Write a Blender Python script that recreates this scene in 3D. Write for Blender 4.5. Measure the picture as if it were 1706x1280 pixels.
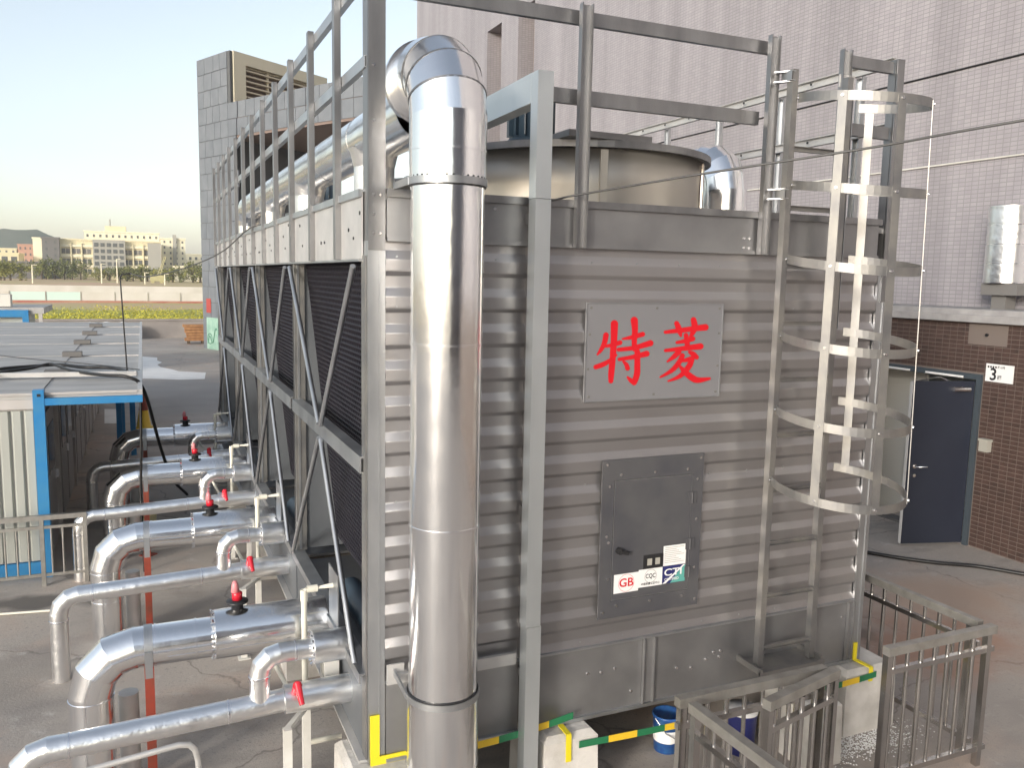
import bpy, math, random
from mathutils import Vector, Matrix
random.seed(7)
R = math.radians
scene = bpy.context.scene
for o in list(bpy.data.objects):
    bpy.data.objects.remove(o)

# ------------------------------------------------------------------ camera
CAM = Vector((-1.1024, -4.4642, 3.3011))
YAW, PITCH, ROLL, FPX = 0.4145, 0.1264, 0.0204, 1399.07
_fw = Vector((math.sin(YAW)*math.cos(PITCH), math.cos(YAW)*math.cos(PITCH), -math.sin(PITCH)))
_r = Vector((math.cos(YAW), -math.sin(YAW), 0.0))
_u = _r.cross(_fw)
CR = _r*math.cos(ROLL) + _u*math.sin(ROLL)
CU = -_r*math.sin(ROLL) + _u*math.cos(ROLL)
cam_d = bpy.data.cameras.new('camera')
cam = bpy.data.objects.new('camera', cam_d)
scene.collection.objects.link(cam)
m3 = Matrix((CR, CU, -_fw)).transposed()
cam.matrix_world = Matrix.Translation(CAM) @ m3.to_4x4()
cam_d.sensor_fit = 'HORIZONTAL'
cam_d.sensor_width = 36.0
cam_d.lens = 36.0*FPX/1706.0
cam_d.clip_end = 4000
scene.camera = cam

def up(px, py, ax, val):
    """photo pixel -> point on the plane where coordinate ax equals val"""
    d = _fw + CR*((px-853.0)/FPX) - CU*((py-640.0)/FPX)
    return CAM + d*((val-CAM[ax])/d[ax])

# ------------------------------------------------------------------ light
SUN_AZ = Vector((-0.79, -0.61, 0.0)).normalized()   # towards the sun
SUN_EL = R(13)
world = bpy.data.worlds.new('World')
scene.world = world
world.use_nodes = True
nt = world.node_tree
sky = nt.nodes.new('ShaderNodeTexSky')
sky.sky_type = 'NISHITA'
sky.sun_disc = False
sky.sun_elevation = SUN_EL
sky.sun_rotation = math.atan2(SUN_AZ.x, SUN_AZ.y)
sky.air_density = 1.0
sky.dust_density = 1.5
sky.ozone_density = 1.0
hs = nt.nodes.new('ShaderNodeHueSaturation')
hs.inputs['Saturation'].default_value = 0.55
bg = nt.nodes['Background']
bg.inputs[1].default_value = 0.145
nt.links.new(sky.outputs[0], hs.inputs['Color'])
nt.links.new(hs.outputs[0], bg.inputs[0])
sun_d = bpy.data.lights.new('sun', 'SUN')
sun_d.energy = 1.4
sun_d.angle = R(9)
sun_d.color = (1.0, 0.95, 0.87)
sun = bpy.data.objects.new('sun', sun_d)
scene.collection.objects.link(sun)
sd = (SUN_AZ*math.cos(SUN_EL) + Vector((0, 0, math.sin(SUN_EL))))
sun.rotation_euler = sd.to_track_quat('Z', 'Y').to_euler()
sun.location = sd*60
vs = scene.view_settings
vs.view_transform = 'Standard'
vs.look = 'None'
vs.gamma = 1.0
vs.use_curve_mapping = False
vs.exposure = 0.97
scene.cycles.max_bounces = 8

# ------------------------------------------------------------------ materials
MATS = {}
def mat(name, col, rough=0.6, metal=0.0, col2=None, nscale=3.0, stretch=(1, 1, 1), contrast=(0.35, 0.65),
        bump=0.0, bscale=40.0, bstretch=(1, 1, 1), rvar=0.0, spec=None, emit=None):
    m = bpy.data.materials.new(name)
    m.use_nodes = True
    n = m.node_tree.nodes; l = m.node_tree.links
    b = n['Principled BSDF']
    b.inputs['Base Color'].default_value = (*col, 1)
    b.inputs['Roughness'].default_value = rough
    b.inputs['Metallic'].default_value = metal
    if spec is not None:
        b.inputs['Specular IOR Level'].default_value = spec
    geo = n.new('ShaderNodeNewGeometry')
    def noise(scale, st, det=5.0):
        mp = n.new('ShaderNodeMapping'); mp.inputs['Scale'].default_value = st
        t = n.new('ShaderNodeTexNoise'); t.inputs['Scale'].default_value = scale
        t.inputs['Detail'].default_value = det
        l.new(geo.outputs['Position'], mp.inputs[0]); l.new(mp.outputs[0], t.inputs['Vector'])
        return t
    if col2 is not None or rvar:
        t = noise(nscale, stretch)
        mr = n.new('ShaderNodeMapRange')
        mr.inputs['From Min'].default_value = contrast[0]; mr.inputs['From Max'].default_value = contrast[1]
        l.new(t.outputs['Fac'], mr.inputs['Value'])
        if col2 is not None:
            mx = n.new('ShaderNodeMix'); mx.data_type = 'RGBA'
            mx.inputs['A'].default_value = (*col, 1); mx.inputs['B'].default_value = (*col2, 1)
            l.new(mr.outputs[0], mx.inputs['Factor']); l.new(mx.outputs['Result'], b.inputs['Base Color'])
        if rvar:
            mr2 = n.new('ShaderNodeMapRange')
            mr2.inputs['To Min'].default_value = rough-rvar; mr2.inputs['To Max'].default_value = rough+rvar
            l.new(t.outputs['Fac'], mr2.inputs['Value']); l.new(mr2.outputs[0], b.inputs['Roughness'])
    if bump:
        t2 = noise(bscale, bstretch, 4.0)
        bp = n.new('ShaderNodeBump'); bp.inputs['Strength'].default_value = bump
        bp.inputs['Distance'].default_value = 0.02
        l.new(t2.outputs['Fac'], bp.inputs['Height']); l.new(bp.outputs[0], b.inputs['Normal'])
    MATS[name] = m
    return m

mat('foil', (0.96, 0.965, 0.975), 0.18, 1.0, bump=0.32, bscale=3.5, bstretch=(1, 1, .5), rvar=0.08, nscale=7)
mat('cage_steel', (0.25, 0.25, 0.255), 0.50, 0.85, (0.36, 0.35, 0.33), 5.0, bump=0.05, bscale=40, rvar=0.08)
mat('foil_small', (0.95, 0.955, 0.96), 0.30, 1.0, bump=0.40, bscale=9.0, rvar=0.05, nscale=10)
mat('foil_band', (0.93, 0.93, 0.95), 0.22, 1.0)
mat('galv', (0.42, 0.435, 0.455), 0.40, 0.92, (0.52, 0.535, 0.55), 5.0, (1, 1, 0.5), bump=0.03, bscale=60, rvar=0.08)
mat('galv_dark', (0.24, 0.24, 0.245), 0.42, 0.9, (0.33, 0.33, 0.335), 7.0, (1, 1, 0.25), bump=0.04, bscale=30, rvar=0.08)
mat('galv_white', (0.50, 0.495, 0.49), 0.5, 0.5, (0.58, 0.57, 0.56), 5.0, bump=0.05, bscale=30)
mat('panel', (0.355, 0.345, 0.352), 0.40, 0.85, (0.40, 0.39, 0.395), 1.3, (0.7, 0.7, 1.2), bump=0.05, bscale=7, rvar=0.07)
mat('basin', (0.25, 0.25, 0.258), 0.48, 0.8, (0.34, 0.34, 0.345), 2.5, bump=0.04, bscale=15, rvar=0.1)
mat('casing', (0.17, 0.185, 0.205), 0.5, 0.6, (0.22, 0.235, 0.255), 2.5, (1, 1, 0.4), rvar=0.1)
mat('hatch_paint', (0.062, 0.063, 0.073), 0.45, 0.0, (0.088, 0.088, 0.093), 4.0, bump=0.02, bscale=80)
mat('sign_plate', (0.21, 0.21, 0.225), 0.45, 0.2, (0.235, 0.234, 0.247), 1.5)
mat('red_print', (0.58, 0.003, 0.012), 0.5)
mat('white_print', (0.80, 0.80, 0.80), 0.5)
mat('black_print', (0.015, 0.015, 0.017), 0.5)
mat('navy_print', (0.02, 0.025, 0.13), 0.5)
mat('teal_print', (0.10, 0.36, 0.32), 0.5)
mat('steel_bolt', (0.75, 0.75, 0.76), 0.25, 1.0)
mat('black_plastic', (0.02, 0.02, 0.022), 0.4)
mat('fill_black', (0.008, 0.007, 0.013), 0.5, 0.0, (0.013, 0.011, 0.018), 30)
mat('red_plastic', (0.62, 0.02, 0.04), 0.25)
mat('red_pale', (0.75, 0.28, 0.30), 0.3)
mat('red_paint', (0.30, 0.045, 0.025), 0.55, 0.0, (0.19, 0.05, 0.03), 9.0)
mat('pvc', (0.72, 0.70, 0.61), 0.35)
mat('white_paint', (0.66, 0.65, 0.62), 0.55, 0.0, (0.55, 0.54, 0.50), 5.0)
mat('plinth', (0.62, 0.60, 0.57), 0.85, 0.0, (0.42, 0.40, 0.37), 4.0, bump=0.3, bscale=30)
mat('yellow_paint', (0.72, 0.60, 0.02), 0.45)
mat('green_tape', (0.02, 0.16, 0.07), 0.4)
mat('yellow_tape', (0.72, 0.48, 0.03), 0.4)
mat('bucket_blue', (0.03, 0.10, 0.36), 0.35, 0.0, (0.04, 0.16, 0.42), 25)
mat('stainless', (0.50, 0.49, 0.48), 0.22, 1.0, (0.62, 0.60, 0.58), 4.0, bump=0.03, bscale=20, rvar=0.08)
mat('stainless_dusty', (0.46, 0.45, 0.425), 0.40, 0.75, (0.34, 0.325, 0.30), 9.0, rvar=0.12)
mat('black_cable', (0.012, 0.012, 0.013), 0.45)
mat('wire', (0.10, 0.10, 0.10), 0.5, 0.4)
mat('blue_frame', (0.015, 0.19, 0.46), 0.45, 0.0, (0.04, 0.22, 0.44), 5.0)
mat('container_wall', (0.46, 0.48, 0.45), 0.55, 0.0, (0.36, 0.37, 0.34), 1.5, (1, 1, 0.2))
mat('container_side', (0.50, 0.48, 0.47), 0.6, 0.0, (0.42, 0.40, 0.38), 2.0)
mat('container_roof', (0.34, 0.337, 0.33), 0.6, 0.0, (0.46, 0.455, 0.445), 1.8, (0.6, 2.0, 1), bump=0.05, bscale=6)
mat('door_dark', (0.30, 0.285, 0.28), 0.5)
mat('trunk_steel', (0.60, 0.64, 0.66), 0.42, 0.85, (0.68, 0.72, 0.74), 3.0, (1, 1, .4), rvar=0.1)
mat('dark_glass', (0.02, 0.022, 0.025), 0.08)
mat('navy_door', (0.017, 0.021, 0.036), 0.45, 0.0, (0.021, 0.026, 0.042), 2.0)
mat('navy_frame', (0.055, 0.07, 0.085), 0.45)
mat('door_edge', (0.62, 0.62, 0.62), 0.4)
mat('brown_tile', (0.060, 0.037, 0.032), 0.5, 0.0, (0.085, 0.052, 0.044), 9.0)
mat('brown_tile_b', (0.078, 0.047, 0.039), 0.5, 0.0, (0.052, 0.033, 0.029), 9.0)
mat('grout', (0.17, 0.14, 0.125), 0.9)
mat('ledge', (0.36, 0.35, 0.35), 0.8, 0.0, (0.28, 0.27, 0.27), 5.0, bump=0.2, bscale=20)
mat('recess_brown', (0.20, 0.12, 0.085), 0.7)
mat('interior', (0.66, 0.67, 0.64), 0.8)
mat('stone_a', (0.145, 0.160, 0.180), 0.6, 0.0, (0.175, 0.19, 0.21), 2.0)
mat('stone_b', (0.165, 0.18, 0.20), 0.6, 0.0, (0.14, 0.155, 0.175), 2.0)
mat('stone_c', (0.13, 0.145, 0.165), 0.6, 0.0, (0.16, 0.175, 0.195), 2.0)
mat('stone_beige', (0.58, 0.54, 0.42), 0.6)
mat('joint_dark', (0.10, 0.105, 0.11), 0.9)
mat('louvre_beige', (0.55, 0.49, 0.38), 0.6)
mat('soffit', (0.20, 0.15, 0.13), 0.8)
mat('parapet', (0.33, 0.30, 0.28), 0.85, 0.0, (0.25, 0.23, 0.22), 1.0, bump=0.2, bscale=8)
mat('white_cement', (0.86, 0.86, 0.85), 0.6, 0.0, (0.78, 0.78, 0.77), 2.0)
mat('plank', (0.42, 0.22, 0.10), 0.8, 0.0, (0.30, 0.15, 0.07), 6.0)
mat('field_grass', (0.46, 0.42, 0.06), 0.9, 0.0, (0.30, 0.30, 0.05), 0.25, bump=0.5, bscale=2)
mat('field_soil', (0.60, 0.38, 0.26), 0.9, 0.0, (0.50, 0.44, 0.18), 0.09, (0.5, 1, 1), bump=0.3, bscale=1)
mat('grass_blade', (0.50, 0.45, 0.06), 0.8, 0.0, (0.42, 0.40, 0.05), 0.4)
mat('hoarding', (0.62, 0.60, 0.55), 0.7, 0.0, (0.54, 0.52, 0.46), .4)
mat('hoarding_mint', (0.55, 0.70, 0.64), 0.7)
mat('hoarding_red', (0.36, 0.13, 0.10), 0.8, 0.0, (0.42, 0.26, 0.18), .5)
mat('far_cream', (0.70, 0.63, 0.42), 0.85)
mat('far_white', (0.80, 0.74, 0.56), 0.85)
mat('far_grey', (0.36, 0.35, 0.31), 0.85)
mat('far_dark', (0.16, 0.155, 0.15), 0.85)
mat('far_glass', (0.10, 0.11, 0.11), 0.3)
mat('far_red', (0.50, 0.28, 0.20), 0.85)
mat('leaf', (0.11, 0.135, 0.04), 0.7, 0.0, (0.16, 0.17, 0.05), 0.6)
mat('leaf_light', (0.24, 0.24, 0.05), 0.7, 0.0, (0.17, 0.18, 0.04), 0.6)
mat('bark', (0.10, 0.075, 0.055), 0.9)
mat('hill', (0.16, 0.18, 0.15), 0.95, 0.0, (0.12, 0.15, 0.12), 0.05)
mat('red_poster', (0.36, 0.06, 0.05), 0.6)
mat('green_poster', (0.34, 0.50, 0.41), 0.6, 0.0, (0.22, 0.38, 0.30), 3.0)
mat('graffiti', (0.08, 0.22, 0.15), 0.6)
mat('motor_blue', (0.03, 0.05, 0.07), 0.4)
mat('ac_white', (0.66, 0.65, 0.60), 0.5)
mat('rust_grey', (0.40, 0.37, 0.33), 0.40, 0.8, (0.50, 0.47, 0.42), 2.0, (1, 1, 0.3), rvar=0.1)
mat('pale_wall', (0.62, 0.58, 0.46), 0.8)
mat('crane_paint', (0.46, 0.42, 0.22), 0.7)
mat('card', (0.55, 0.50, 0.30), 0.8)

def ground_mat():
    m = bpy.data.materials.new('concrete_ground'); m.use_nodes = True
    n = m.node_tree.nodes; l = m.node_tree.links; b = n['Principled BSDF']
    geo = n.new('ShaderNodeNewGeometry')
    def noi(scale, st=(1, 1, 1), det=6, off=(0, 0, 0)):
        mp = n.new('ShaderNodeMapping'); mp.inputs['Scale'].default_value = st; mp.inputs['Location'].default_value = off
        t = n.new('ShaderNodeTexNoise'); t.inputs['Scale'].default_value = scale; t.inputs['Detail'].default_value = det
        l.new(geo.outputs['Position'], mp.inputs[0]); l.new(mp.outputs[0], t.inputs['Vector']); return t
    def ramp(t, a, bb):
        mr = n.new('ShaderNodeMapRange'); mr.inputs['From Min'].default_value = a; mr.inputs['From Max'].default_value = bb
        l.new(t.outputs['Fac'], mr.inputs['Value']); return mr.outputs[0]
    def mix(fac, A, B):
        mx = n.new('ShaderNodeMix'); mx.data_type = 'RGBA'
        if isinstance(fac, float): mx.inputs['Factor'].default_value = fac
        else: l.new(fac, mx.inputs['Factor'])
        for key, v in (('A', A), ('B', B)):
            if isinstance(v, tuple): mx.inputs[key].default_value = (*v, 1)
            else: l.new(v, mx.inputs[key])
        return mx.outputs['Result']
    c = mix(ramp(noi(0.35), 0.40, 0.62), (0.47, 0.42, 0.375), (0.38, 0.345, 0.315))
    c = mix(ramp(noi(1.3, off=(4, 2, 0)), 0.52, 0.70), c, (0.47, 0.375, 0.315))
    c = mix(ramp(noi(0.8, (1, 2.2, 1), off=(9, 1, 0)), 0.54, 0.70), c, (0.29, 0.265, 0.245))
    c = mix(ramp(noi(5.0, off=(1, 7, 0)), 0.60, 0.78), c, (0.54, 0.51, 0.48))
    c = mix(ramp(noi(30.0), 0.58, 0.70), c, (0.32, 0.295, 0.275))
    vo = n.new('ShaderNodeTexVoronoi'); vo.feature = 'DISTANCE_TO_EDGE'; vo.inputs['Scale'].default_value = 0.42
    wv = n.new('ShaderNodeVectorMath'); wv.operation = 'MULTIPLY_ADD'; wv.inputs[1].default_value = (.5, .5, 0)
    nz0 = n.new('ShaderNodeTexNoise'); nz0.inputs['Scale'].default_value = 2.5; nz0.inputs['Detail'].default_value = 6
    l.new(geo.outputs['Position'], nz0.inputs['Vector']); l.new(nz0.outputs['Color'], wv.inputs[0]); l.new(geo.outputs['Position'], wv.inputs[2])
    l.new(wv.outputs[0], vo.inputs['Vector'])
    mrv = n.new('ShaderNodeMapRange'); mrv.inputs['From Min'].default_value = 0.006; mrv.inputs['From Max'].default_value = 0.0
    mrv.inputs['To Max'].default_value = 0.65
    l.new(vo.outputs['Distance'], mrv.inputs['Value'])
    c = mix(mrv.outputs[0], c, (0.15, 0.135, 0.12))
    c = mix(ramp(noi(140.0, det=2), 0.55, 0.75), c, (0.24, 0.215, 0.19))
    def blot(c, cx, cy, rx, ry, col, k=1.0):
        mp = n.new('ShaderNodeMapping'); mp.vector_type = 'POINT'
        mp.inputs['Location'].default_value = (-cx/rx, -cy/ry, 0); mp.inputs['Scale'].default_value = (1/rx, 1/ry, 0)
        l.new(geo.outputs['Position'], mp.inputs[0])
        ln = n.new('ShaderNodeVectorMath'); ln.operation = 'LENGTH'; l.new(mp.outputs[0], ln.inputs[0])
        ad = n.new('ShaderNodeMath'); ad.operation = 'MULTIPLY_ADD'; ad.inputs[1].default_value = 1.6
        nz = noi(2.2/max(rx, ry)*.9, off=(cx, cy, 1), det=7)
        sb = n.new('ShaderNodeMath'); sb.operation = 'SUBTRACT'; sb.inputs[1].default_value = 0.8
        l.new(nz.outputs['Fac'], ad.inputs[0]); l.new(ln.outputs['Value'], ad.inputs[2]); l.new(ad.outputs[0], sb.inputs[0])
        mr = n.new('ShaderNodeMapRange'); mr.inputs['From Min'].default_value = 1.05; mr.inputs['From Max'].default_value = 0.45
        mr.inputs['To Max'].default_value = k
        l.new(sb.outputs[0], mr.inputs['Value'])
        return mix(mr.outputs[0], c, col)
    c = blot(c, 5.6, .75, 1.1, .9, (0.40, 0.24, 0.17), .8)
    c = blot(c, 6.6, 1.6, 1.2, .8, (0.44, 0.33, 0.26), .8)
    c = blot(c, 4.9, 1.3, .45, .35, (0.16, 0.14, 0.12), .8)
    c = blot(c, 5.4, -1.2, 1.5, .6, (0.34, 0.30, 0.27), .7)
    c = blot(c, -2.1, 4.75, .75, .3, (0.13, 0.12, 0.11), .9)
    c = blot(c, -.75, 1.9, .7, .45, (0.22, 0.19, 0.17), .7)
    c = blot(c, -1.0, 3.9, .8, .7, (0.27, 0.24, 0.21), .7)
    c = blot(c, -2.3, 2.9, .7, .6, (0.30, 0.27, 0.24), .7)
    c = blot(c, .2, 20, 3.0, 5.0, (0.30, 0.295, 0.29), .8)
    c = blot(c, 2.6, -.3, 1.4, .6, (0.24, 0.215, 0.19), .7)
    l.new(c, b.inputs['Base Color'])
    rr = n.new('ShaderNodeMapRange'); rr.inputs['To Min'].default_value = 0.55; rr.inputs['To Max'].default_value = 0.95
    l.new(noi(0.9, off=(3, 3, 0)).outputs['Fac'], rr.inputs['Value']); l.new(rr.outputs[0], b.inputs['Roughness'])
    bp = n.new('ShaderNodeBump'); bp.inputs['Strength'].default_value = 0.25; bp.inputs['Distance'].default_value = 0.01
    l.new(noi(45).outputs['Fac'], bp.inputs['Height']); l.new(bp.outputs[0], b.inputs['Normal'])
    MATS['concrete'] = m
ground_mat()

def small_tile_mat():
    """tiny square facade tiles, 50 mm, too small to pick apart"""
    m = bpy.data.materials.new('lilac_tiles'); m.use_nodes = True
    n = m.node_tree.nodes; l = m.node_tree.links; b = n['Principled BSDF']
    geo = n.new('ShaderNodeNewGeometry')
    sep = n.new('ShaderNodeSeparateXYZ'); cmb = n.new('ShaderNodeCombineXYZ')
    l.new(geo.outputs['Position'], sep.inputs[0])
    sm = n.new('ShaderNodeMath'); sm.operation = 'ADD'
    l.new(sep.outputs['X'], sm.inputs[0]); l.new(sep.outputs['Y'], sm.inputs[1])
    l.new(sm.outputs[0], cmb.inputs['X']); l.new(sep.outputs['Z'], cmb.inputs['Y'])
    br = n.new('ShaderNodeTexBrick')
    br.offset = 0.0; br.inputs['Scale'].default_value = 1.0
    br.inputs['Brick Width'].default_value = 0.104; br.inputs['Row Height'].default_value = 0.058
    br.inputs['Mortar Size'].default_value = 0.006; br.inputs['Mortar Smooth'].default_value = 0.3
    br.inputs['Color1'].default_value = (0.295, 0.278, 0.298, 1)
    br.inputs['Color2'].default_value = (0.33, 0.312, 0.33, 1)
    br.inputs['Mortar'].default_value = (0.232, 0.218, 0.234, 1)
    l.new(cmb.outputs[0], br.inputs['Vector'])
    t = n.new('ShaderNodeTexNoise'); t.inputs['Scale'].default_value = 0.35; t.inputs['Detail'].default_value = 5
    l.new(geo.outputs['Position'], t.inputs['Vector'])
    mr = n.new('ShaderNodeMapRange'); mr.inputs['From Min'].default_value = 0.3; mr.inputs['From Max'].default_value = 0.7
    mr.inputs['To Min'].default_value = 0.82; mr.inputs['To Max'].default_value = 1.10
    mp2 = n.new('ShaderNodeMapping'); mp2.inputs['Scale'].default_value = (1, 2.2, 0.16)
    l.new(geo.outputs['Position'], mp2.inputs[0]); l.new(mp2.outputs[0], t.inputs['Vector']); t.inputs['Scale'].default_value = 0.9
    l.new(t.outputs['Fac'], mr.inputs['Value'])
    mx = n.new('ShaderNodeVectorMath'); mx.operation = 'SCALE'
    l.new(br.outputs['Color'], mx.inputs[0]); l.new(mr.outputs[0], mx.inputs['Scale'])
    l.new(mx.outputs[0], b.inputs['Base Color'])
    b.inputs['Roughness'].default_value = 0.45
    bp = n.new('ShaderNodeBump'); bp.inputs['Strength'].default_value = 0.5; bp.inputs['Distance'].default_value = 0.003
    bp.invert = True
    l.new(br.outputs['Fac'], bp.inputs['Height']); l.new(bp.outputs[0], b.inputs['Normal'])
    MATS['lilac_tiles'] = m
small_tile_mat()

# ------------------------------------------------------------------ mesh helpers
COL = scene.collection
def V(*a): return Vector(a)

class MB:
    """collects faces; build() links ONE mesh object"""
    def __init__(self): self.v = []; self.f = []; self.s = []
    def add(self, vs, fs, smooth=False):
        k = len(self.v); self.v += [tuple(p) for p in vs]
        for f in fs:
            self.f.append([i+k for i in f]); self.s.append(smooth)
        return self
    def box(self, a, b):
        x0, y0, z0 = (min(a[i], b[i]) for i in range(3)); x1, y1, z1 = (max(a[i], b[i]) for i in range(3))
        vs = [(x0, y0, z0), (x1, y0, z0), (x1, y1, z0), (x0, y1, z0), (x0, y0, z1), (x1, y0, z1), (x1, y1, z1), (x0, y1, z1)]
        return self.add(vs, [(0, 3, 2, 1), (4, 5, 6, 7), (0, 1, 5, 4), (1, 2, 6, 5), (2, 3, 7, 6), (3, 0, 4, 7)])
    def bar(self, p, q, w, h, upv=(0, 0, 1)):
        """rectangular bar p->q, w across, h along upv"""
        p = Vector(p); q = Vector(q); d = (q-p).normalized(); u = Vector(upv)
        s = d.cross(u)
        if s.length < 1e-6: u = Vector((0, 1, 0)); s = d.cross(u)
        s.normalize(); u = s.cross(d).normalized()
        vs = [c + s*(w/2*i) + u*(h/2*j) for c in (p, q) for i, j in ((-1, -1), (1, -1), (1, 1), (-1, 1))]
        return self.add(vs, [(3, 2, 1, 0), (4, 5, 6, 7), (0, 1, 5, 4), (1, 2, 6, 5), (2, 3, 7, 6), (3, 0, 4, 7)])
    def seg(self, p, q, r0, r1=None, n=28, n0=None, n1=None, cap0=False, cap1=False):
        """tube piece with mitre planes n0/n1"""
        p = Vector(p); q = Vector(q); r1 = r0 if r1 is None else r1
        d = (q-p).normalized()
        a = Vector((0, 0, 1)) if abs(d.z) < 0.9 else Vector((1, 0, 0))
        s = d.cross(a).normalized(); t = s.cross(d)
        n0 = Vector(n0) if n0 is not None else d; n1 = Vector(n1) if n1 is not None else d
        vs = []
        for c, r, nn in ((p, r0, n0), (q, r1, n1)):
            for i in range(n):
                an = 2*math.pi*i/n; o = s*(r*math.cos(an)) + t*(r*math.sin(an))
                vs.append(c + o - d*(o.dot(nn)/d.dot(nn)))
        fs = [(i, (i+1) % n, n+(i+1) % n, n+i) for i in range(n)]
        k = len(self.v)
        self.add(vs, fs, True)
        if cap0: self.add(vs[:n], [tuple(reversed(range(n)))])
        if cap1: self.add(vs[n:], [tuple(range(n))])
        return self
    def path(self, pts, r, n=10, caps=True):
        pts = [Vector(p) for p in pts]
        m = len(pts)
        dirs = [(pts[i+1]-pts[i]).normalized() for i in range(m-1)]
        a = Vector((0, 0, 1)) if abs(dirs[0].z) < 0.9 else Vector((1, 0, 0))
        s = dirs[0].cross(a).normalized(); t = s.cross(dirs[0])
        vs = []
        for i in range(m):
            d = dirs[0] if i == 0 else dirs[-1] if i == m-1 else (dirs[i-1]+dirs[i]).normalized()
            s = (s - d*s.dot(d)).normalized(); t = s.cross(d)
            vs += [pts[i] + s*(r*math.cos(2*math.pi*j/n)) + t*(r*math.sin(2*math.pi*j/n)) for j in range(n)]
        fs = [(i*n+j, i*n+(j+1) % n, (i+1)*n+(j+1) % n, (i+1)*n+j) for i in range(m-1) for j in range(n)]
        self.add(vs, fs, True)
        if caps:
            self.add(vs[:n], [tuple(range(n))]); self.add(vs[-n:], [tuple(range(n))])
        return self
    def lathe(self, c, prof, n=28, smooth=True):
        """profile [(r,z)] about a vertical axis at c"""
        vs = []
        for r, z in prof:
            vs += [(c[0]+r*math.cos(2*math.pi*i/n), c[1]+r*math.sin(2*math.pi*i/n), c[2]+z) for i in range(n)]
        fs = [(k*n+i, k*n+(i+1) % n, (k+1)*n+(i+1) % n, (k+1)*n+i) for k in range(len(prof)-1) for i in range(n)]
        return self.add(vs, fs, smooth)
    def disc(self, c, r, axis, h, n=10):
        a = Vector(axis).normalized(); c = Vector(c)
        return self.seg(c, c+a*h, r, n=n, cap0=True, cap1=True)
    def ring(self, c, axis, r, w, h, n=28):
        """flat band of radial thickness h and width w round an axis"""
        a = Vector(axis).normalized(); c = Vector(c)
        self.seg(c-a*w/2, c+a*w/2, r+h, n=n)
        self.seg(c-a*w/2, c-a*w/2+a*1e-4, r, r+h, n=n)
        self.seg(c+a*w/2-a*1e-4, c+a*w/2, r+h, r, n=n)
        return self
    def poly(self, pts):
        return self.add(pts, [tuple(range(len(pts)))])
    def prism(self, pts, d):
        d = Vector(d); n = len(pts); pts = [Vector(p) for p in pts]
        vs = pts + [p+d for p in pts]
        return self.add(vs, [tuple(range(n)), tuple(reversed(range(n, 2*n)))] + [(i, (i+1) % n, n+(i+1) % n, n+i) for i in range(n)])
    def build(self, name, m, parent=None, kind=None, label=None):
        me = bpy.data.meshes.new(name)
        me.from_pydata(self.v, [], self.f)
        me.polygons.foreach_set('use_smooth', self.s)
        me.materials.append(MATS[m]); me.update()
        o = bpy.data.objects.new(name, me); COL.objects.link(o)
        if parent is not None: attach(o, parent)
        if kind: o['kind'] = kind
        if label: o['label'] = label
        return o

def attach(o, parent):
    o.parent = parent
    if parent.type == 'EMPTY':
        o.matrix_parent_inverse = Matrix.Translation(-parent.location)
def tag(o, label, cat, group=None):
    o['label'] = label; o['category'] = cat
    if group: o['group'] = group
    return o
def thing(name, loc, label, cat, group=None):
    e = bpy.data.objects.new(name, None); COL.objects.link(e)
    e.location = loc; e.empty_display_size = 0.1
    return tag(e, label, cat, group)
def struct(o): o['kind'] = 'structure'; return o
def kids(o): return [c for c in bpy.data.objects if c.parent == o]
def copy_tree(o, off=(0, 0, 0), parent=None, label=None):
    c = o.copy(); COL.objects.link(c)
    if parent is not None:
        c.parent = parent; c.matrix_parent_inverse = o.matrix_parent_inverse.copy()
    else: c.location = o.location + Vector(off)
    if label: c['label'] = label
    for ch in kids(o): copy_tree(ch, parent=c)
    return c

def channel(mb, p, q, w, dep, side, th=0.006):
    """C section p->q: web w wide, flanges dep long pointing along side"""
    p = Vector(p); q = Vector(q); d = (q-p).normalized(); s = Vector(side).normalized()
    a = d.cross(s).normalized()
    mb.bar(p, q, w, th, s)
    for k in (-1, 1):
        o = a*(k*(w/2-th/2)) + s*(dep/2+th/2)
        mb.bar(p+o, q+o, th, dep, s)
    return mb

TXT = {}
def text(body, size, m, parent, origin, ux, uy, lift, name='lettering', align='CENTER', width=None):
    """flat print: text laid on a plane spanned by ux (reading) and uy (up)"""
    cu = bpy.data.curves.new('t', 'FONT'); cu.body = body; cu.size = size
    cu.offset = size*.018; cu.align_x = align; cu.align_y = 'CENTER'; cu.resolution_u = 3
    ob = bpy.data.objects.new('t', cu); COL.objects.link(ob)
    bpy.context.view_layer.update()
    dg = bpy.context.evaluated_depsgraph_get()
    me = bpy.data.meshes.new_from_object(ob.evaluated_get(dg))
    bpy.data.objects.remove(ob)
    ux = Vector(ux).normalized(); uy = Vector(uy).normalized(); nz = ux.cross(uy)
    xs = [v.co.x for v in me.vertices]
    k = 1.0
    if width and xs: k = width/(max(xs)-min(xs))
    for v in me.vertices:
        v.co = Vector(origin) + ux*(v.co.x*k) + uy*v.co.y + nz*lift
    me.materials.clear(); me.materials.append(MATS[m])
    me.name = name
    o = bpy.data.objects.new(name, me); COL.objects.link(o)
    if parent is not None: attach(o, parent)
    return o
# ================================================================== SETTING
mb = MB(); mb.poly([(-900, -300, -0.004), (900, -300, -0.004), (900, 1500, -0.004), (-900, 1500, -0.004)])
struct(mb.build('ground', 'field_soil'))
mb = MB(); mb.poly([(-40, -60, 0), (60, -60, 0), (60, 56, 0), (-40, 56, 0)])
struct(mb.build('pavement', 'concrete'))
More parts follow.
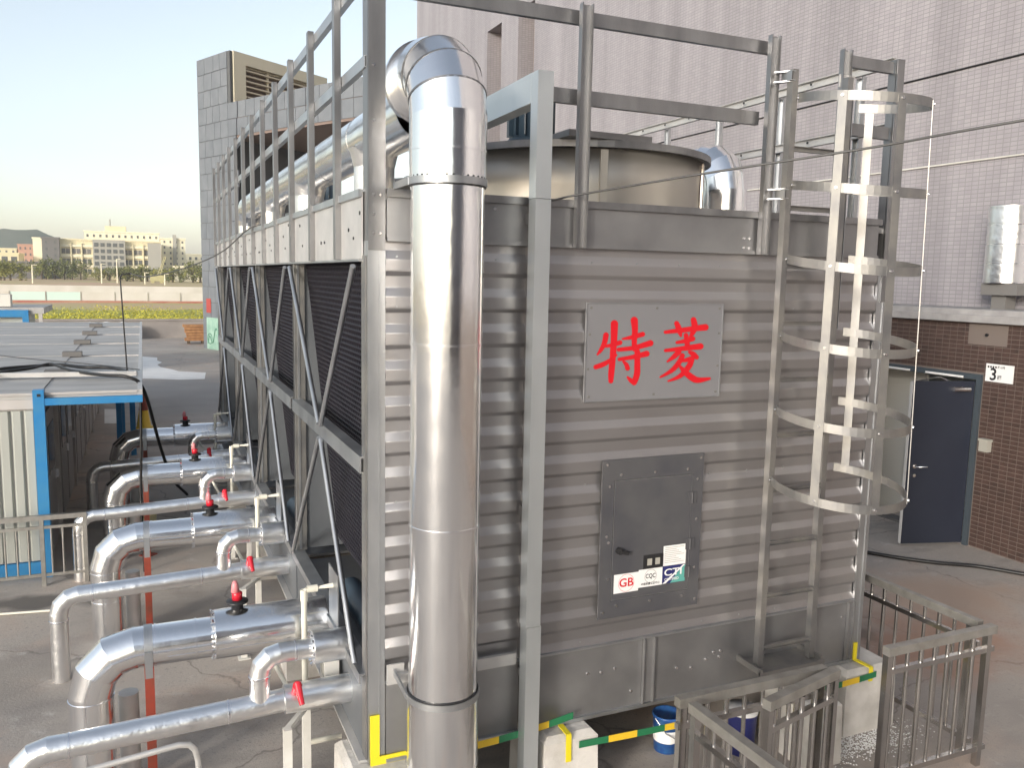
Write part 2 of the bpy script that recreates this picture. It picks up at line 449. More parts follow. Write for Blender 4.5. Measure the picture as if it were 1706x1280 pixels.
# grass strip beyond the parapet
mb = MB()
pts = [(-60, 56.5, 0.004), (40, 56.5, 0.004), (40, 76, 0.004), (12, 80, 0.004), (4, 74, 0.004), (-2, 70, 0.004), (-9, 73, 0.004), (-18, 69, 0.004), (-60, 72, 0.004)]
mb.poly(pts); struct(mb.build('field', 'field_grass'))
mb = MB()
for i in range(11000):
    x = random.uniform(-16, 12); y = 56.6 + random.random()**1.5*24
    if random.random() < (y-60)/26*(1+.5*math.sin(x*.7)): continue
    h = random.uniform(0.03, 0.11)*(2.0 if random.random() < 0.05 else 1); w = random.uniform(0.03, 0.09)
    a = random.uniform(0, 3.14); dx, dy = math.cos(a)*w, math.sin(a)*w
    lx, ly = random.uniform(-.12, .12), random.uniform(-.12, .12)
    mb.add([(x-dx, y-dy, 0.0), (x+dx, y+dy, 0.0), (x+lx, y+ly, h)], [(0, 1, 2)])
g = mb.build('tall_grass', 'grass_blade'); g['kind'] = 'stuff'
tag(g, 'yellow green tall grass on the open field beyond the low wall', 'grass')

# white cement spill on the pavement
mb = MB()
px = [(233, 594), (262, 596), (262, 601), (270, 604), (262, 608), (268, 612), (288, 616), (298, 619), (320, 620), (343, 621), (341, 632),
      (300, 633), (268, 632), (240, 631), (180, 640), (180, 610)]
mb.poly([(p.x, p.y, 0.004) for p in (up(a, b, 2, 0.0) for a, b in px)])
struct(mb.build('white_cement_patch', 'white_cement'))
mb = MB()
mb.poly([(p.x, p.y, 0.004) for p in (up(a, b, 2, 0.0) for a, b in [(174, 682), (200, 682), (202, 706), (174, 706)])])
struct(mb.build('white_floor_patch', 'white_cement'))

# low parapet
mb = MB(); mb.box((-30, 40.0, 0), (2.5, 40.3, 0.86)); mb.box((-30, 39.94, 0.86), (2.5, 40.36, 0.93))
tag(mb.build('parapet_wall', 'parapet'), 'low grey cement parapet wall in front of the yellow field', 'wall')

# ------------------------------------------------------------------ grey stone clad building
gb = thing('stone_clad_building', (1.25, 34, 0), 'grey stone clad building with beige louvre box and cantilevered wing', 'building')
WALL = [(1.25, 34.0), (2.3, 31.5), (4.35, 27.45), (6.05, 24.4), (6.9, 22.9)]
ZT_, ZS, ZB = 11.95, 9.95, 8.55
bk = (0.82*0.5, 0.57*0.5)
def wall_at(s):
    """point along the wall polyline at distance s"""
    for (x0, y0), (x1, y1) in zip(WALL, WALL[1:]):
        l_ = math.hypot(x1-x0, y1-y0)
        if s <= l_ or (x1, y1) == WALL[-1]:
            t = s/l_; return Vector((x0+(x1-x0)*t, y0+(y1-y0)*t, 0)), Vector((x1-x0, y1-y0, 0)).normalized()
        s -= l_
LEN1 = math.hypot(1.05, 2.5)
TOT = sum(math.hypot(b[0]-a[0], b[1]-a[1]) for a, b in zip(WALL, WALL[1:]))
def off(p, k): return (p[0]+bk[0]*k, p[1]+bk[1]*k)
# backing body: pillar and wing
mb = MB()
pa, pb_ = WALL[0], WALL[1]
q0, q1 = off(pa, 0.06), off(pb_, 0.06); q2, q3 = off(pb_, 9), off(pa, 9)
mb.prism([(q0[0], q0[1], 0), (q1[0], q1[1], 0), (q2[0], q2[1], 0), (q3[0], q3[1], 0)], (0, 0, ZS))
mb.prism([(q0[0], q0[1], ZS), (q1[0], q1[1], ZS), (off(pb_, .3)[0], off(pb_, .3)[1], ZS), (off(pa, .3)[0], off(pa, .3)[1], ZS)], (0, 0, ZT_-ZS-.02))
mb.build('core_wall', 'joint_dark', gb)
mb = MB()
f = [off(p, 0.06) for p in WALL[1:]]; bck = [off(p, 12) for p in reversed(WALL[1:])]
mb.prism([(x, y, ZB) for x, y in f+bck], (0, 0, ZS-ZB-0.05))
mb.build('wing_slab', 'soffit', gb)
# cladding panels, each its own slab
TILES = {}
def tile_mesh(w, h, d, m):
    k = (round(w, 3), round(h, 3), round(d, 3), m)
    if k not in TILES:
        me = bpy.data.meshes.new('panel'); b_ = MB(); b_.box((0, 0, 0), (w, d, h))
        me.from_pydata(b_.v, [], b_.f); me.materials.append(MATS[m]); TILES[k] = me
    return TILES[k]
def place(me, name, loc, rz, parent):
    o = bpy.data.objects.new(name, me); COL.objects.link(o)
    o.location = loc; o.rotation_euler = (0, 0, rz)
    attach(o, parent); return o
row_h = 0.665; j = 0.02
row = 0; z = 0.0
while z < ZT_-0.2:
    h = min(row_h, ZT_-z); s = 0.0
    col = 0
    while s < TOT-0.1:
        w = (0.60, 0.52, 0.74, 0.66)[(col*7+row*3) % 4]
        pillar = s+w*0.5 < LEN1*1.15
        if s < LEN1 < s+w and z >= ZS-0.3: w = LEN1-s if LEN1-s > 0.2 else w
        okz = (z < ZT_-0.1) if s+w*0.6 < LEN1 else (ZB-0.4 < z < ZS-0.35) if not pillar else z < ZS-0.35
        if okz:
            p, d = wall_at(s+0.001)
            zz0 = max(z, ZB) if not pillar else z
            zz1 = z+h if s+w*0.6 < LEN1 else min(z+h, ZS)
            place(tile_mesh(w-j, zz1-zz0-j, 0.05, random.choice(['stone_a', 'stone_a', 'stone_b', 'stone_c'])), 'stone_panel',
                  (p.x, p.y, zz0), math.atan2(d.y, d.x), gb)
        s += w; col += 1
    z += h; row += 1
# louvre box behind the notch
c0 = Vector((2.45, 31.6, 0)); dl = Vector((0.82, 0.57, 0)).normalized(); nl = Vector((dl.y, -dl.x, 0))
LL = 5.2
def lv(s, n, z): return c0 + dl*s + nl*n + Vector((0, 0, z))
mb = MB()
mb.bar(lv(0, -0.1, ZT_-0.22), lv(LL, -0.1, ZT_-0.22), 0.3, 0.44)
mb.bar(lv(0.3, -0.1, ZS-0.6), lv(0.3, -0.1, ZT_-0.44), 0.3, 0.6, dl)
mb.bar(lv(LL-.3, -0.1, ZS-0.6), lv(LL-.3, -0.1, ZT_-0.44), 0.3, 0.6, dl)
mb.build('louvre_frame', 'stone_beige', gb)
mb = MB(); mb.bar(lv(0.6, -0.5, ZS+0.2), lv(LL-.6, -0.5, ZS+0.2), 0.1, 2.6); mb.build('louvre_backing', 'soffit', gb)
a_, b_2 = off(WALL[0], .25), c0+dl*.1; mb = MB(); mb.prism([(a_[0], a_[1], ZT_-.5), (b_2.x, b_2.y+.2, ZT_-.5), (b_2.x+dl.x*LL, b_2.y+.2+dl.y*LL, ZT_-.5), (a_[0]+dl.x*LL, a_[1]+dl.y*LL, ZT_-.5)], (0, 0, .45)); mb.build('roof_slab', 'stone_beige', gb)
for i in range(9):
    zz = ZS-0.25+i*0.205
    mb = MB(); mb.bar(lv(0.6, -0.12, zz), lv(LL-.6, -0.12, zz), 0.2, 0.055, (0, 0, 1)); mb.build('louvre_slat', 'louvre_beige', gb)
mb = MB(); mb.bar(lv(1.9, -0.15, ZS-0.3), lv(1.9, -0.15, ZT_-.44), 0.1, 0.08, dl); mb.build('mullion', 'stone_beige', gb)
# plinth course, posters on the pillar
p, d = wall_at(0.05); nn = Vector((d.y, -d.x, 0))
if nn.y > 0: nn = -nn
nn = Vector((-d.y, d.x, 0)) if Vector((-d.y, d.x, 0)).dot(CAM-p) > 0 else Vector((d.y, -d.x, 0))
def on_wall(s, z, k): 
    p, d = wall_at(s); return p + nn*k + Vector((0, 0, z))
mb = MB(); mb.prism([on_wall(0.35, 1.55, .008), on_wall(0.75, 1.55, .008), on_wall(0.75, 2.15, .008), on_wall(0.35, 2.15, .008)], nn*0.01)
o = mb.build('wall_poster', 'red_poster'); tag(o, 'small red notice on the stone pillar above the green graffiti panel', 'poster')
mb = MB(); mb.prism([on_wall(0.35, -0.02, .01), on_wall(1.35, -0.02, .01), on_wall(1.35, 1.35, .01), on_wall(0.35, 1.35, .01)], nn*0.012)
o = mb.build('wall_panel', 'green_poster'); 
gp = [on_wall(.45+.8*t_, .25+.5*t_+.22*math.sin(t_*9), .024) for t_ in [i/14 for i in range(15)]]
mb = MB(); mb.path(gp, .025, 6); mb.path([on_wall(.62+.2*math.cos(t_), .45+.22*math.sin(t_), .024) for t_ in [i*.5 for i in range(12)]], .02, 6); mb.build('graffiti', 'graffiti', o, kind='stuff')
tag(o, 'pale green graffiti panel leaning at the foot of the stone pillar', 'panel')
# pale low building under the wing
pb2 = thing('pale_annex', (9, 48, 0), 'pale yellow annex with flat roof edge seen under the stone wing', 'building')
mb = MB(); mb.box((5, 46, 0), (20, 56, 7.2)); mb.build('wall', 'pale_wall', pb2)
mb = MB(); mb.box((4.7, 45.6, 7.2), (20.3, 56.3, 7.6)); mb.build('roof_edge', 'far_grey', pb2)
for i in range(4):
    for k_ in range(2):
        mb = MB(); mb.box((5.8+i*1.9, 45.93, 2.6+k_*2.4), (7.0+i*1.9, 46.02, 4.0+k_*2.4)); w_ = mb.build('window', 'far_glass', pb2)

# pile of planks beside the pillar
base = up(328, 566, 2, 0.0)
base = Vector((1.05, 36.5, 0))
pl = thing('plank_stack', base, 'small stack of brown planks by the low wall beside the stone pillar', 'planks')
for i in range(6):
    mb = MB(); zz = 0.14+i*0.125; dx = random.uniform(-.12, .12)
    mb.box((base.x-.45+dx, base.y-.3, zz), (base.x+.45+dx, base.y+.3, zz+.11)); mb.build('plank', 'plank', pl)
for dx in (-.3, .3):
    mb = MB(); mb.box((base.x+dx-.06, base.y-.25, 0), (base.x+dx+.06, base.y+.25, .139)); mb.build('bearer', 'bark', pl)

# ------------------------------------------------------------------ lilac tiled building on the right
tb = thing('tiled_building', (8.5, 3, 0), 'tall building with small lilac tiles above a brown tiled ground floor', 'building')
XL, XU, HT = 8.5, 9.5, 24.0
DY0, DY1, DZ = 2.80, 4.55, 2.14      # door opening
Y0, Y1 = -26.0, 30.0
# upper wall with two recessed window strips
wins = [(21.0, 22.2), (18.55, 19.7)]
mb = MB()
ys = [Y0]
for a, b in sorted(wins): ys += [a, b]
ys.append(Y1)
for a, b in zip(ys[::2], ys[1::2]): mb.box((XU, a, 3.02), (XU+0.9, b, HT))
for a, b in wins:
    mb.box((XU, a, 11.25), (XU+0.9, b, HT)); mb.box((XU, a, 3.02), (XU+0.9, b, 4.3))
mb.box((XU+0.9, Y0, 0), (XU+7, Y1-0.01, HT-.01))
mb.build('upper_wall', 'lilac_tiles', tb)
# wing of the same building behind the viewpoint, seen in the mirror-like pipes
mb = MB(); mb.box((-2.5, -39.0, 2.95), (XU-.05, -26, 17)); mb.build('wing_wall', 'lilac_tiles', tb)
mb = MB(); mb.box((-2.6, -39.0, 0.0), (XU-.06, -25.9, 2.949)); mb.build('wing_lower_wall', 'brown_tile', tb)
for a, b in wins:
    mb = MB(); mb.box((XU+.55, a, 4.3), (XU+.62, b, 11.25)); rc = mb.build('window_recess', 'recess_brown', tb)
    for k_ in range(3):
        z0 = 4.6+k_*2.25
        mb = MB(); mb.box((XU+.50, a+.14, z0), (XU+.548, b-.14, z0+1.7)); mb.build('pane', 'dark_glass', rc)
        mb = MB()
        for q_ in (a+.14, (a+b)/2, b-.14): mb.box((XU+.47, q_-.03, z0), (XU+.5, q_+.03, z0+1.7))
        for q_ in (z0, z0+1.1, z0+1.7): mb.box((XU+.472, a+.14, q_-.03), (XU+.498, b-.14, q_+.03))
        mb.build('window_frame', 'recess_brown', rc)
# lower storey, ledge
mb = MB()
mb.box((XL+.006, Y0, 0), (XL+.3, DY0, 2.86)); mb.box((XL+.006, DY1, 0), (XL+.3, Y1, 2.86)); mb.box((XL+.006, DY0, DZ), (XL+.3, DY1, 2.86))
mb.build('lower_wall', 'grout', tb)
mb = MB(); mb.box((XL-.10, Y0, 2.86), (XU+.9, Y1, 2.95)); mb.box((XL+.0, Y0, 2.95), (XU+.9, Y1, 3.018)); mb.build('ledge', 'ledge', tb)
mb = MB()
mb.box((XL+1.5, DY0-.2, 0.0), (XL+1.6, DY1+.6, 2.8)); mb.box((XL+.3, DY1+.5, 0), (XL+1.5, DY1+.6, 2.8)); mb.box((XL+.3, DY0-.2, 0), (XL+1.5, DY0-.1, 2.8))
mb.box((XL+.3, DY0-.1, 2.72), (XL+1.5, DY1+.5, 2.8)); mb.build('room_interior', 'interior', tb)
mb = MB(); mb.box((XL+.45, DY1-.62, 0.01), (XL+.50, DY1+.2, 2.12)); mb.build('inner_partition', 'ac_white', tb)
# brown wall tiles, 97 x 47 mm, each a slab of its own where the photo resolves them
tw, th, tj = 0.106, 0.0555, 0.008
tiles = []
yy = 0.6
while yy < 6.4:
    zz = 0.012
    while zz+th < 2.86:
        c = (yy+tw/2, zz+th/2)
        if not (DY0-.08 < c[0] < DY1+.08 and c[1] < DZ+.09): tiles.append(c)
        zz += th
    yy += tw
def vis(c): return 1.9 < c[0] < 2.75 and 0.0 < c[1] < 2.4
near = sorted([c for c in tiles if vis(c)], key=lambda c: c[0])
random.shuffle(near)
near = sorted(near[:], key=lambda c: c[0])[:300]
ns = set(near)
tmesh = {}
for mname in ('brown_tile', 'brown_tile_b'):
    me = bpy.data.meshes.new('wall_tile'); b_ = MB(); b_.box((0, -(tw-tj)/2, -(th-tj)/2), (0.02, (tw-tj)/2, (th-tj)/2))
    me.from_pydata(b_.v, [], b_.f); me.materials.append(MATS[mname]); tmesh[mname] = me
for c in near:
    place(tmesh[random.choice(['brown_tile', 'brown_tile', 'brown_tile_b'])], 'wall_tile', (XL+random.uniform(0, .0015), c[0], c[1]), 0, tb)
for mname in ('brown_tile', 'brown_tile_b'):
    mb = MB()
    for i, c in enumerate(tiles):
        if c in ns or ((i*7919) % 5 < 3) != (mname == 'brown_tile'): continue
        mb.box((XL+random.uniform(0, .0015), c[0]-(tw-tj)/2, c[1]-(th-tj)/2), (XL+.02, c[0]+(tw-tj)/2, c[1]+(th-tj)/2))
    mb.build('wall_tiles', mname, tb, kind='stuff')
# door frame and open leaf
mb = MB()
mb.box((XL-.03, DY0-.07, 0), (XL+.12, DY0, DZ+.07)); mb.box((XL-.03, DY1, 0), (XL+.12, DY1+.07, DZ+.07)); mb.box((XL-.03, DY0, DZ), (XL+.12, DY1, DZ+.07))
fr = mb.build('door_frame', 'navy_frame', tb)
mb = MB()
mb.box((XL-.036, DY0+.18, DZ+.005), (XL-.030, DY0+.75, DZ+.03)); mb.box((XL-.036, DY0+1.0, DZ+.005), (XL-.030, DY1-.1, DZ+.03)); mb.build('frame_trim', 'white_print', fr)
mb = MB(); mb.box((XL-.01, DY0, 0.0), (XL+.2, DY1, .03)); mb.build('threshold', 'far_dark', tb)
hinge = Vector((XL-.035, DY0+.02, 0)); tip = Vector((7.86, 2.99, 0))
tip = hinge + (tip-hinge).normalized()*0.84
mb = MB(); mb.bar(hinge+V(0, 0, 1.075), tip+V(0, 0, 1.075), 0.045, 2.09); leaf = mb.build('door_leaf', 'navy_door', tb)
dd = (tip-hinge).normalized(); dn = Vector((dd.y, -dd.x, 0)); dn = dn if dn.dot(CAM-tip) > 0 else -dn
mb = MB(); mb.bar(tip+dd*.004+V(0, 0, 1.075), tip+dd*.008+V(0, 0, 1.075), 0.052, 2.09); mb.build('edge_strip', 'door_edge', leaf)
mb = MB(); hp = tip-dd*.10+dn*.03+V(0, 0, 1.04)
mb.path([hp, hp+dn*.05, hp+dn*.055-dd*.14], 0.010, 8); mb.disc(hp, .028, dn, .006, 12); mb.disc(hp-V(0, 0, .12), .022, dn, .012, 12); mb.build('handle', 'steel_bolt', leaf)
mb = MB(); cp = hinge+dd*.20+dn*.055+V(0, 0, 2.02); mb.seg(cp-dd*.11, cp+dd*.11, .032, n=12, cap0=True, cap1=True)
mb.bar(cp+V(0, 0, .03), V(XL-.05, DY0+.5, DZ-.02), .02, .01); mb.bar(V(XL-.05, DY0+.5, DZ-.02), tip+V(0, .02, 2.10), .02, .012); mb.build('door_closer', 'steel_bolt', leaf)
# wall bits
mb = MB(); a = up(1637, 735, 0, XL-.05); mb.box((XL-.075, a.y-.09, a.z-.13), (XL-.001, a.y+.03, a.z+.0)); mb.box((XL-.085, a.y-.10, a.z), (XL-.001, a.y+.04, a.z+.03))
mb.build('wall_outlet', 'far_grey', tb)
mb = MB(); mb.box((XL-.004, 2.45, 2.58), (XL+.001, 2.98, 2.84)); mb.build('patch_plate', 'grout', tb)
mb = MB(); mb.disc((XL-.006, 2.72, 2.71), .02, (-1, 0, 0), .02, 10); mb.build('wall_plug', 'black_plastic', tb)
mb = MB(); mb.path([(XU-.02, -6, 5.03), (XU-.02, 10, 5.03)], .014, 6); mb.build('conduit', 'white_paint', tb)
mb = MB(); mb.path([(XU-.01, -6, 6.32), (XU-.01, 30, 6.32)], .014, 6); mb.build('conduit', 'black_cable', tb)  # dark horizontal joint of the wall, drawn as a thin black tube
# house number plaque
pq = thing('number_plaque', (XL, 2.5, 2.25), 'white house number plate with a black 3 on the brown tiles', 'sign')
mb = MB(); mb.box((XL-.014, 2.325, 2.14), (XL-.004, 2.69, 2.36)); mb.build('plate', 'white_print', pq)
text('3', .21, 'black_print', pq, (XL-.014, 2.585, 2.225), (0, -1, 0), (0, 0, 1), .0015, 'number')
text('楼', .06, 'black_print', pq, (XL-.014, 2.50, 2.195), (0, -1, 0), (0, 0, 1), .0015)
text('路10号', .034, 'black_print', pq, (XL-.014, 2.485, 2.322), (0, -1, 0), (0, 0, 1), .0015)
mb = MB()
for i in range(4): mb.box((XL-.0155, 2.668-i*.033-.022, 2.310), (XL-.0145, 2.668-i*.033, 2.334))
mb.build('small_print', 'black_print', pq, kind='stuff')
# jacketed duct on the ledge by the wall
dk = thing('wall_duct', (XU-.3, 3.2, 3.02), 'short foil jacketed vertical duct against the lilac tiled wall', 'duct')
cx, cy = XU-.32, 3.05
for k_ in range(4):
    mb = MB(); mb.seg((cx, cy, 3.36+k_*.245), (cx, cy, 3.60+k_*.245), .26, n=36, cap1=(k_ == 3)); mb.build('jacket_section', 'foil_small', dk)
    mb = MB(); mb.ring((cx, cy, 3.36+k_*.245), (0, 0, 1), .26, .012, .004, 36); mb.build('seam_band', 'foil_band', dk)
mb = MB(); mb.box((cx-.18, cy-.3, 3.20), (cx+.2, cy+.2, 3.35)); mb.box((cx-.1, cy-.1, 3.018), (cx+.1, cy+.1, 3.2)); mb.build('duct_foot', 'far_dark', dk)

# ------------------------------------------------------------------ site cabins on the left
ZR = 1.99; XP, XA = -2.13, -1.19
seams = [5.53, 7.15, 9.72, 12.05, 14.35, 16.85, 18.8]
word = ['first', 'second', 'third', 'fourth', 'fifth', 'sixth']
for i, (a, b) in enumerate(zip(seams, seams[1:])):
    ct = thing('site_cabin', (XP, (a+b)/2, 0),
               ['blue framed site cabin with pale ribbed end wall behind the steel railing',
                'site cabin joined behind the one with the pale ribbed end wall',
                'third flat roofed site cabin of the row, counted from the pale ribbed end wall',
                'fourth flat roofed site cabin of the row, counted from the pale ribbed end wall',
                'fifth flat roofed site cabin of the row, counted from the pale ribbed end wall',
                'last flat roofed site cabin of the row, next to the low parapet'][i], 'cabin', 'site cabins in a row')
    mb = MB(); mb.box((-8.2, a+.02, .12), (XP-.02, b-.02, ZR-.14)); mb.build('body', 'container_side', ct)
    mb = MB(); mb.box((-8.2, a+.012, ZR-.14), (XP, b-.012, ZR)); mb.build('roof', 'container_roof', ct)
    mb = MB(); mb.box((XP+.003, a+.012, ZR-.10), (XA, b-.012, ZR-.01)); aw = mb.build('awning', 'container_roof', ct)
    mb = MB(); mb.box((XA+.001, a, ZR-.12), (XA+.05, b, ZR+.01)); mb.build('gutter', 'galv_white', aw)
    for yy in (a+.35, a+.35+.95):
        if yy+.8 < b:
            mb = MB(); mb.box((XP-.018, yy, .12), (XP+.012, yy+.8, 1.72)); dr = mb.build('door', 'door_dark', ct)
            mb = MB(); mb.box((XP+.012, yy+.1, 1.0), (XP+.018, yy+.7, 1.55)); mb.build('pane', 'dark_glass', dr)
            mb = MB(); mb.box((XP+.012, yy+.68, .85), (XP+.05, yy+.74, .95)); mb.build('handle', 'steel_bolt', dr)
    mb = MB(); mb.box((XP-.05, b-.06, 0), (XP+.02, b+.04, ZR-.15)); mb.build('side_post', 'container_side', ct)
    if i:
        mb = MB()
        q = up([100, 124, 138, 151, 160][i-1], [592, 570, 555, 543, 538][i-1], 2, ZR+.03)
        mb.box((XP-.10, a-.10, ZR+.001), (XP+.16, a+.10, ZR+.07)); mb.build('junction_cap', 'far_dark', ct)
    if i == 0:
        nb = 26; xw = XP-.05
        for k_ in range(nb):
            x1 = xw-k_*.115
            mb = MB(); mb.prism([(x1-.108, a+.018, .18), (x1-.088, a-.012, .18), (x1-.02, a-.012, .18), (x1, a+.018, .18)], (0, 0, ZR-.36)); mb.build('wall_rib', 'container_wall', ct)
        mb = MB(); mb.box((XP-.06, a-.06, 0.0), (XP+.045, a+.05, ZR+.04)); mb.build('corner_post', 'blue_frame', ct)
        mb = MB(); mb.box((XP-.02, a-.062, ZR-.03), (XP+.015, a-.06, ZR+.0)); mb.build('lifting_eye', 'black_plastic', ct)
        mb = MB(); mb.box((-8.2, a-.03, .02), (XP-.06, a+.03, .17)); mb.build('end_rail', 'blue_frame', ct)
        mb = MB(); mb.box((-8.2, a-.025, ZR-.16), (XP-.06, a+.008, ZR-.06)); mb.build('end_fascia', 'container_side', ct)
        mb = MB(); mb.box((XP+.045, a-.055, ZR-.125), (XA+.05, a+.005, ZR-.05)); mb.build('awning_beam', 'blue_frame', ct)
    if i in (3, 4):
        for dx, dy in ((0, 0), (.22, .0)) if i == 3 else ((0, 0),):
            mb = MB(); mb.box((-1.60+dx, a-.3+dy, 0), (-1.51+dx, a-.21+dy, ZR-.10)); mb.build('awning_post', 'blue_frame', ct)
    # roof seams upstands
    mb = MB(); mb.box((-8.2, a-.012, ZR-.02), (XA, a+.0115, ZR+.006)); mb.build('roof_upstand', 'container_side', ct)
# white batten across the roof of the first two cabins
mb = MB(); mb.bar((-8.0, 7.35, ZR+.05), (-1.2, 6.75, ZR+.05), .07, .055); tag(mb.build('roof_batten', 'galv_white'), 'long white batten lying across the cabin roofs under the black cables', 'batten')
# ground hole cover near the walkway
# far cabin
fc = thing('far_cabin', (-4.3, 24, 0), 'distant cabin with bright blue frame beyond the row of flat roofs', 'cabin')
mb = MB(); mb.box((-10, 24.1, .1), (-4.3, 26.5, 1.95)); mb.build('body', 'container_wall', fc)
mb = MB(); mb.box((-10, 23.98, 1.95), (-3.8, 26.6, 2.13)); mb.build('roof', 'container_roof', fc)
mb = MB(); mb.box((-10, 23.9, 1.85), (-4.2, 23.975, 2.06)); mb.build('top_rail', 'blue_frame', fc)
mb = MB(); mb.box((-4.36, 23.9, 0), (-4.2, 24.05, 1.85)); mb.build('corner_post', 'blue_frame', fc)
mb = MB(); mb.box((-3.95, 24.0, 0), (-3.85, 24.1, 1.95)); mb.build('side_post', 'container_side', fc)
ac = thing('air_conditioner', (-4.9, 24.4, 2.13), 'boxy off white air conditioner on the roof of the blue framed far cabin', 'air conditioner')
mb = MB(); mb.box((-5.7, 24.2, 2.15), (-4.68, 24.65, 2.50)); mb.build('casing', 'ac_white', ac)
mb = MB(); mb.box((-5.6, 24.25, 2.132), (-5.5, 24.6, 2.149)); mb.box((-4.9, 24.25, 2.132), (-4.8, 24.6, 2.149)); mb.build('foot', 'far_dark', ac)
mb = MB(); mb.disc((-5.25, 24.2, 2.32), .14, (0, -1, 0), .012, 18); mb.build('fan_grille', 'far_dark', ac)
# white sacks at the parapet
for i, (x, y) in enumerate(((-3.4, 39.2), (-2.7, 39.3), (-2.0, 39.2))):
    mb = MB(); mb.lathe((x, y, 0), [(0.02, .85), (.25, .8), (.42, .55), (.45, .25), (.40, .0)], 12)
    tag(mb.build('white_sack', 'white_cement'), 'white sack standing against the low parapet beyond the cabin roofs', 'sack', 'white sacks by the parapet')

# steel railing in front of the cabins
rl = thing('walkway_railing', (-2.2, 5.1, 0), 'pale steel railing in front of the ribbed cabin wall', 'railing')
yr = 5.2
mb = MB(); mb.bar((-5.0, yr, .735), (-1.72, yr, .735), .05, .05); mb.build('top_rail', 'stainless_dusty', rl)
mb = MB(); mb.bar((-5.0, yr, .63), (-1.72, yr, .63), .03, .03); mb.build('mid_rail', 'stainless_dusty', rl)
mb = MB(); mb.bar((-5.0, yr, .12), (-1.72, yr, .12), .03, .03); mb.build('bottom_rail', 'stainless_dusty', rl)
for x in (-1.74, -2.14, -3.2, -4.3):
    mb = MB(); mb.bar((x, yr, 0.0), (x, yr, .71), .04, .04); mb.build('post', 'stainless_dusty', rl)
for k_ in range(26):
    x = -1.74-.105*(k_+1)
    if abs(x+2.14) < .04: continue
    mb = MB(); mb.seg((x, yr, .135), (x, yr, .615), .009, n=8); mb.build('baluster', 'stainless_dusty', rl)

# ------------------------------------------------------------------ far side: hoarding, trees, buildings, hill
YH = 88.0
ho = thing('site_hoarding', (-10, YH, 0), 'long white site hoarding along the far edge of the field', 'fence')
x = -70.0; i = 0
pm = ['hoarding', 'hoarding', 'hoarding_mint', 'hoarding', 'hoarding_mint', 'hoarding']
pcs = {}
while x < 60:
    m_ = 'hoarding' if (i*5) % 7 not in (2, 4) or x > 2 else 'hoarding_mint'
    mb = MB(); mb.box((x, YH, .12), (x+2.9, YH+.12, 1.02)); mb.build('hoarding_panel', m_, ho); 
    mb = MB(); mb.box((x+2.92, YH-.05, .12), (x+3.0, YH+.15, 1.08)); mb.build('post', 'far_grey', ho)
    x += 3.02; i += 1
mb = MB(); mb.box((-70, YH-.3, 0), (60, YH+.3, .20)); mb.build('base_kerb', 'hoarding_red', ho)
mb = MB(); mb.box((-90, 125, 0), (80, 125.3, 1.0)); tag(mb.build('boundary_wall', 'hoarding'), 'cream boundary wall running behind the white hoarding', 'wall')

def block(name, label, x0, x1, y0, y1, h, m, rows, cols, win=(0.62, 0.5), z0=1.2, cat='building', parap=True, top=0.0, mwin='far_glass', skip=()):
    e = thing(name, ((x0+x1)/2, y0, 0), label, cat, 'buildings beyond the field' if False else None)
    mb = MB(); mb.box((x0, y0, 0), (x1, y1, h)); mb.build('wall', m, e)
    if parap:
        mb = MB(); mb.box((x0-.25, y0-.25, h), (x1+.25, y1+.25, h+.5)); mb.build('roof_edge', m, e)
    if rows:
        bw = (x1-x0)/cols; fh = (h-top-z0)/rows
        me = tile_mesh(bw*win[0], fh*win[1], .25, mwin)
        for r_ in range(rows):
            for c_ in range(cols):
                if (r_, c_) in skip: continue
                place(me, 'window', (x0+bw*(c_+.5-win[0]/2), y0-.12, z0+fh*(r_+.5-win[1]/2)), 0, e)
    return e
YF = 300.0
block('cream_block', 'cream block with three small windows left of the grey stair tower', -35.2, -21.5, YF+30, YF+55, 13.2, 'far_white', 4, 4, (.22, .3), 2.5, skip=[(r, c) for r in range(4) for c in (0, 1)]+[(3, 2), (3, 3)])
e = block('office_block', 'wide five storey office block with recessed window bays behind the trees', -27.2, 4.8, YF, YF+24, 12.2, 'far_cream', 0, 1)
for c in range(9):
    if 3 <= c <= 5: continue
    xx = -24.2+c*3.0
    for r_ in range(3):
        mb = MB(); mb.box((xx, YF-.12, 1.6+r_*3.2), (xx+2.3, YF+.05, 3.2+r_*3.2)); w_ = mb.build('window', 'far_glass' if r_ < 2 else 'far_dark', e)
        mb = MB(); mb.box((xx+1.1, YF-.2, 1.6+r_*3.2), (xx+1.2, YF-.12, 3.2+r_*3.2)); mb.build('mullion', 'far_white', w_)
    mb = MB(); mb.box((xx-.5, YF-.8, 0.0), (xx-.15, YF-.0, 11.4)); mb.build('pilaster', 'far_cream', e)
for r_ in range(3):
    mb = MB(); mb.box((-27, YF-.5, 3.7+r_*3.2), (4.6, YF-.001, 4.5+r_*3.2)); mb.build('spandrel', 'far_white', e)
mb = MB(); mb.box((-15.2, YF-2.2, 1.9), (-5.8, YF-.9, 12.6)); gs = mb.build('grey_screen', 'far_grey', e)
for r_ in range(5):
    for c in range(5):
        mb = MB(); mb.box((-14.8+c*1.82, YF-2.32, 2.4+r_*2.0), (-13.6+c*1.82, YF-2.2, 3.6+r_*2.0)); mb.build('pane', 'far_glass', gs)
mb = MB(); mb.box((.9, YF-2.0, 0), (4.9, YF-.9, 12.0)); mb.build('grey_end_bay', 'far_grey', e)
st = block('stair_tower', 'dark grey stair tower with narrow windows beside the cream block', -29.4, -24.6, YF-3, YF-.9, 12.4, 'far_dark', 5, 2, (.18, .35), 2.0)
